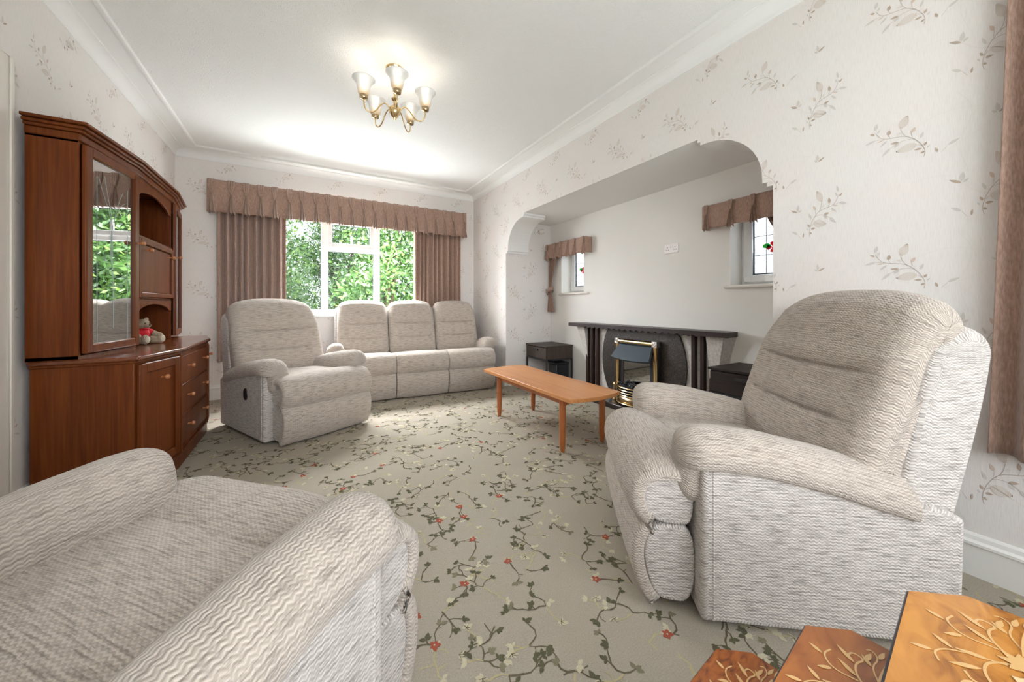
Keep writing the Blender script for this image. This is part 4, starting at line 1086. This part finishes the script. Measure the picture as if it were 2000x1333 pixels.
mr = nd(SHADE, 'ShaderNodeMapRange'); mr.inputs[1].default_value = -.265; mr.inputs[2].default_value = -.20; lk(SHADE, sx.outputs[2], mr.inputs[0])
base(SHADE, ramp(SHADE, mr.outputs[0], [(0, (.86, .70, .48)), (.6, (.93, .90, .86)), (1, (.95, .95, .94))]))
b_.inputs['Subsurface Weight'].default_value = .3; b_.inputs['Subsurface Radius'].default_value = (.02, .02, .02)
BULB = mat('bulb', (1, .95, .85), .3); BULB.node_tree.nodes['Principled BSDF'].inputs['Emission Color'].default_value = (1, .93, .8, 1); BULB.node_tree.nodes['Principled BSDF'].inputs['Emission Strength'].default_value = 5
for k in range(5):
    a = R(-26+72*k); ca, sa = cos(a), sin(a)
    path = chaikin([(.034, zh), (.05, zh+.028), (.075, zh+.034), (.105, zh+.005), (.135, zh-.045), (.17, zh-.068), (.205, zh-.050), (.213, zh-.01), (.213, zh+.012)], 3, False)
    arm = MB().tube([(r*ca, r*sa, z) for r, z in path], .0045, 10).build('arm', BRASS, ch, smooth=True)
    c = (.213*ca, .213*sa, 0)
    MB().lathe([(.006, zh+.005), (.024, zh+.012), (.027, zh+.02), (.027, zh+.034), (.022, zh+.036)], c, 18).build('cup', BRASSD, arm, smooth=True)
    MB().lathe([(.024, zh+.032), (.034, zh+.045), (.041, zh+.07), (.044, zh+.095), (.050, zh+.115), (.064, zh+.134), (.073, zh+.142), (.0725, zh+.145), (.062, zh+.139), (.047, zh+.119), (.041, zh+.096), (.038, zh+.07), (.031, zh+.047), (.022, zh+.036)], c, 28).build('lamp_shade', SHADE, arm, smooth='all')
    MB().ball((c[0], c[1], zh+.088), (.017, .017, .028), 14, 10).build('bulb', BULB, arm, smooth='all')
# the chandelier's own light
for k in range(5):
    a = R(-26+72*k); l = bpy.data.lights.new('bulb_light', 'POINT'); l.energy = .15; l.color = (1, .92, .80); l.shadow_soft_size = .03
    o = bpy.data.objects.new('bulb_light', l); COL.objects.link(o); o.location = (.555+.213*cos(a), 2.62+.213*sin(a), ZC+zh+.15)

# ---------------------------------------------------------------- nest of inlaid tables
def burl(name, c0, c1, c2, sc):
    m = mat(name, c0, .22); m.node_tree.nodes['Principled BSDF'].inputs['Coat Weight'].default_value = .3
    n = nd(m, 'ShaderNodeTexNoise', i_Scale=sc, i_Detail=5.0, i_Distortion=1.5); lk(m, coords(m, 'Object', (1, 2.2, 1)), n.inputs[0])
    base(m, ramp(m, n.outputs[0], [(.30, c2), (.48, c1), (.66, c0)])); return m
B1 = burl('burl_amber', (.62, .27, .055), (.50, .20, .035), (.24, .08, .018), 9); B2 = burl('walnut_veneer', (.43, .145, .030), (.33, .10, .022), (.17, .048, .012), 7); B3 = burl('burl_dark', (.40, .12, .022), (.28, .075, .015), (.03, .010, .006), 20)
INL = mat('inlay_maple', (.72, .44, .18), .25); INL.node_tree.nodes['Principled BSDF'].inputs['Coat Weight'].default_value = .5
INP = mat('inlay_pale', (.80, .60, .34), .25)
EDGE = mat('black_edge', (.05, .042, .05), .3); PIL = wood('nest_leg', (.20, .07, .03), (.12, .04, .018), 'z', 6, .3)
def nest(px, py, dirx, ln, wd, z, clip, topm, label, legs, pc):
    """(px,py): corner between the clip and the long left edge; dirx points to the end of the table"""
    ang = atan2(dirx[1], dirx[0]); t = empty('nest_table', (px, py, 0), ang, label=label, cat='side table', group='nest of inlaid tables')
    c = clip; L = ln; Wd = wd
    # local frame: +x to the far end; left long edge at y=0, body towards -y
    poly = [(-L+c, 0), (-L, -c), (-L, -Wd+c), (-L+c, -Wd), (0, -Wd), (c, -Wd+c), (c, -c), (0, 0)]
    MB().prism(poly, z-.022, z-.003).build('table_edge', EDGE, t, bevel=.002)
    cx, cy = sum(p[0] for p in poly)/8, sum(p[1] for p in poly)/8
    MB().prism([(cx+(x-cx)*.985, cy+(y-cy)*.98) for x, y in poly], z-.004, z).build('table_top', topm, t)
    mb = MB(); zz = z+.0006; s = Wd/.36*.72; cnt = [0]; ox, oy = pc
    def scroll(pts, w, mi=0):
        cnt[0] += 1
        for q in strip2([(ox+a*s, oy+b*s) for a, b in pts], w*s*1.1): mb.add([(x, y, zz+cnt[0]*.00003) for x, y in q], [(0, 1, 2, 3)], mi)
    def lf(b, e, w, mi=0):
        P = leaf2((ox+b[0]*s, oy+b[1]*s), (ox+e[0]*s, oy+e[1]*s), w*s)
        cnt[0] += 1; mb.add([(x, y, zz+cnt[0]*.00003) for x, y in P], [tuple(range(len(P)))], mi)
    for sg in (1, -1):
        scroll([(.0, 0), (.03, .035*sg), (.07, .045*sg), (.10, .03*sg), (.105, .055*sg), (.085, .06*sg)], .004)
        scroll([(.0, 0), (-.03, .04*sg), (-.07, .05*sg), (-.11, .035*sg), (-.12, .06*sg), (-.10, .07*sg)], .004)
        scroll([(.02, .03*sg), (.01, .075*sg), (.04, .10*sg), (.07, .09*sg)], .0035)
        scroll([(.05, .0), (.09, .018*sg), (.13, .01*sg), (.15, .025*sg), (.14, .035*sg)], .003)
        scroll([(-.02, .02*sg), (-.05, .085*sg), (-.085, .11*sg), (-.11, .10*sg)], .003)
        for b, e in (((.13, .01), (.165, .005)), ((.09, .018), (.115, .04)), ((-.085, .11), (-.10, .14)), ((-.05, .085), (-.03, .115)), ((.04, .10), (.05, .13)), ((.01, .075), (-.012, .10)), ((-.12, .06), (-.15, .075))):
            lf((b[0], b[1]*sg), (e[0], e[1]*sg), .010)
        for b, e in (((.07, .045), (.10, .085)), ((.03, .035), (.055, .075)), ((-.03, .04), (-.045, .085)), ((-.07, .05), (-.10, .09)), ((.10, .03), (.135, .025)), ((-.11, .035), (-.15, .03))):
            lf((b[0], b[1]*sg), (e[0], e[1]*sg), .011)
    for k in range(8):
        a = k*pi/4+.2; lf((0, 0), (.034*cos(a), .034*sin(a)), .016, 0)
    for a, b in ((-.055, .0),): 
        for k in range(5): q = k*2*pi/5; lf((a, b), (a+.018*cos(q), b+.018*sin(q)), .016, 1)
    scroll([(.03, 0), (.08, .0), (.12, -.005)], .005); scroll([(-.03, 0), (-.09, 0)], .005)
    mb.build('inlay', [INL, INP], t, merge=False)
    for lx, ly in legs:
        MB().lathe([(.010, 0), (.012, .02), (.009, .05), (.014, z*.5), (.011, z*.8), (.016, z-.03), (.016, z-.022)], (lx, ly, 0), 12).build('leg', PIL, t, smooth=True)
    return t
DX = (.99, .125)
nest(1.009, .222, DX, .36, .40, .50, .070, B1, 'tallest amber burl table of the nest, inlaid with pale flowers', [(.03, -.08), (.03, -.34), (-.30, -.34), (-.06, -.05)], (-.08, -.13))
nest(.815, .312, DX, .36, .34, .45, .055, B2, 'middle walnut table of the nest with inlaid scrolls', [(.02, -.05), (.0, -.30), (-.28, -.31), (-.03, -.035)], (-.075, -.105))
nest(.677, .399, DX, .30, .28, .40, .045, B3, 'smallest dark burl table of the nest with inlaid scrolls', [(.01, -.04), (.01, -.25), (-.26, -.25), (-.24, -.03)], (-.055, -.085))

# ---------------------------------------------------------------- garden
Box('lawn', (-14, YF+.45, -.45), (16, 26, -.40), mat('lawn_green', (.10, .17, .05), 1), bevel=0, label='green lawn outside the far window', cat='lawn')
Box('lawn', (-14, -16, -.45), (16, YN-.45, -.40), mat('lawn_green_b', (.10, .17, .05), 1), bevel=0, label='green lawn outside the bay window', cat='lawn')
def leafmat(name, c):
    m = mat(name, c, .5); b = m.node_tree.nodes['Principled BSDF']
    nt = m.node_tree; tr_ = nt.nodes.new('ShaderNodeBsdfTranslucent'); tr_.inputs[0].default_value = (c[0]*1.4, c[1]*1.5, c[2]*.8, 1); mx = nt.nodes.new('ShaderNodeMixShader'); mx.inputs[0].default_value = .45
    nt.links.new(b.outputs[0], mx.inputs[1]); nt.links.new(tr_.outputs[0], mx.inputs[2]); nt.links.new(mx.outputs[0], nt.nodes['Material Output'].inputs[0]); return m
LV = [leafmat('leaf_dark', (.045, .10, .035)), leafmat('leaf_mid', (.10, .20, .065)), leafmat('leaf_light', (.24, .36, .13)), leafmat('leaf_grey', (.20, .29, .20))]
BARK = mat('bark', (.10, .07, .05), .9)
def tree(x, y, z0, rx, rz, n, label, seed, wts, z_c=None):
    rnd = random.Random(seed); t = empty('garden_tree', (x, y, -.40), label=label, cat='tree'); mb = MB(); zc = (z_c or z0+rz)+.40
    clumps = []
    for i in range(70):
        while True:
            p = Vector((rnd.uniform(-1, 1), rnd.uniform(-1, 1), rnd.uniform(-1, 1)))
            if .35 < p.length < 1: break
        clumps.append(Vector((p.x*rx, p.y*rx*.8, p.z*rz)))
    for i in range(n):
        c = rnd.choice(clumps); p = c+Vector((rnd.gauss(0, .17), rnd.gauss(0, .17), rnd.gauss(0, .17)))
        if p.z+zc < .1: continue
        d = Vector((rnd.gauss(0, 1), rnd.gauss(0, 1), rnd.gauss(-.5, .7))).normalized(); s = d.cross(Vector((rnd.gauss(0, 1), rnd.gauss(0, 1), rnd.gauss(0, 1)))).normalized()
        L = rnd.uniform(.06, .13); w_ = L*.22; q = p+Vector((0, 0, zc))
        mb.add([tuple(q), tuple(q+d*L*.5+s*w_), tuple(q+d*L), tuple(q+d*L*.5-s*w_)], [(0, 1, 2, 3)], rnd.choices(range(4), wts)[0])
    mb.build('foliage', LV, t, merge=False)
    mb = MB(); mb.tube([(0, 0, .002), (0, 0, .1), (.05, 0, zc*.5), (0, .05, zc)], [.12, .12, .09, .05], 8)
    for k in range(9):
        c = rnd.choice(clumps); mb.tube([(0, 0, zc*.45), (c.x*.5, c.y*.5, zc+c.z*.35-.1), (c.x, c.y, zc+c.z)], [.05, .03, .01], 6)
    mb.build('trunk', BARK, t, smooth=True)
tree(-.5, 9.6, .0, .80, 1.6, 8000, 'pale leafed slim tree seen through the left pane of the far window', 1, (1, 2, 2, 4))
tree(1.45, 7.5, .0, .85, 1.7, 10000, 'bright green tree seen through the middle pane of the far window', 2, (3, 5, 2, 1))
tree(3.9, 9.6, .0, .85, 1.7, 8000, 'dark green tree seen through the right pane of the far window', 3, (6, 4, 1, 1))
tree(-2.8, 12.4, .1, 1.1, 1.9, 7000, 'leafy tree at the far left of the garden behind the curtain', 4, (3, 4, 2, 3))
tree(.9, 12.4, .1, 1.15, 2.1, 9000, 'second row tree showing between the pale tree and the bright green tree', 5, (3, 3, 1, 4))
tree(4.7, 12.6, .1, 1.2, 2.1, 9000, 'second row tree showing right of the bright green tree', 8, (5, 4, 1, 2))
tree(2.2, 17.2, .3, 2.1, 3.0, 11000, 'tall broad tree at the very back of the garden', 7, (4, 4, 2, 3))
tree(8.6, 15.5, .3, 1.9, 2.6, 8000, 'large tree at the back right, mirrored in the glass of the wall unit', 9, (4, 4, 2, 2))
tree(-3.6, 17.0, .3, 1.9, 2.8, 6000, 'large tree at the back left corner of the garden', 10, (4, 4, 2, 3))
tree(5.9, 4.9, .2, .6, 1.0, 2500, 'small garden tree outside the far niche window', 6, (3, 4, 3, 2))
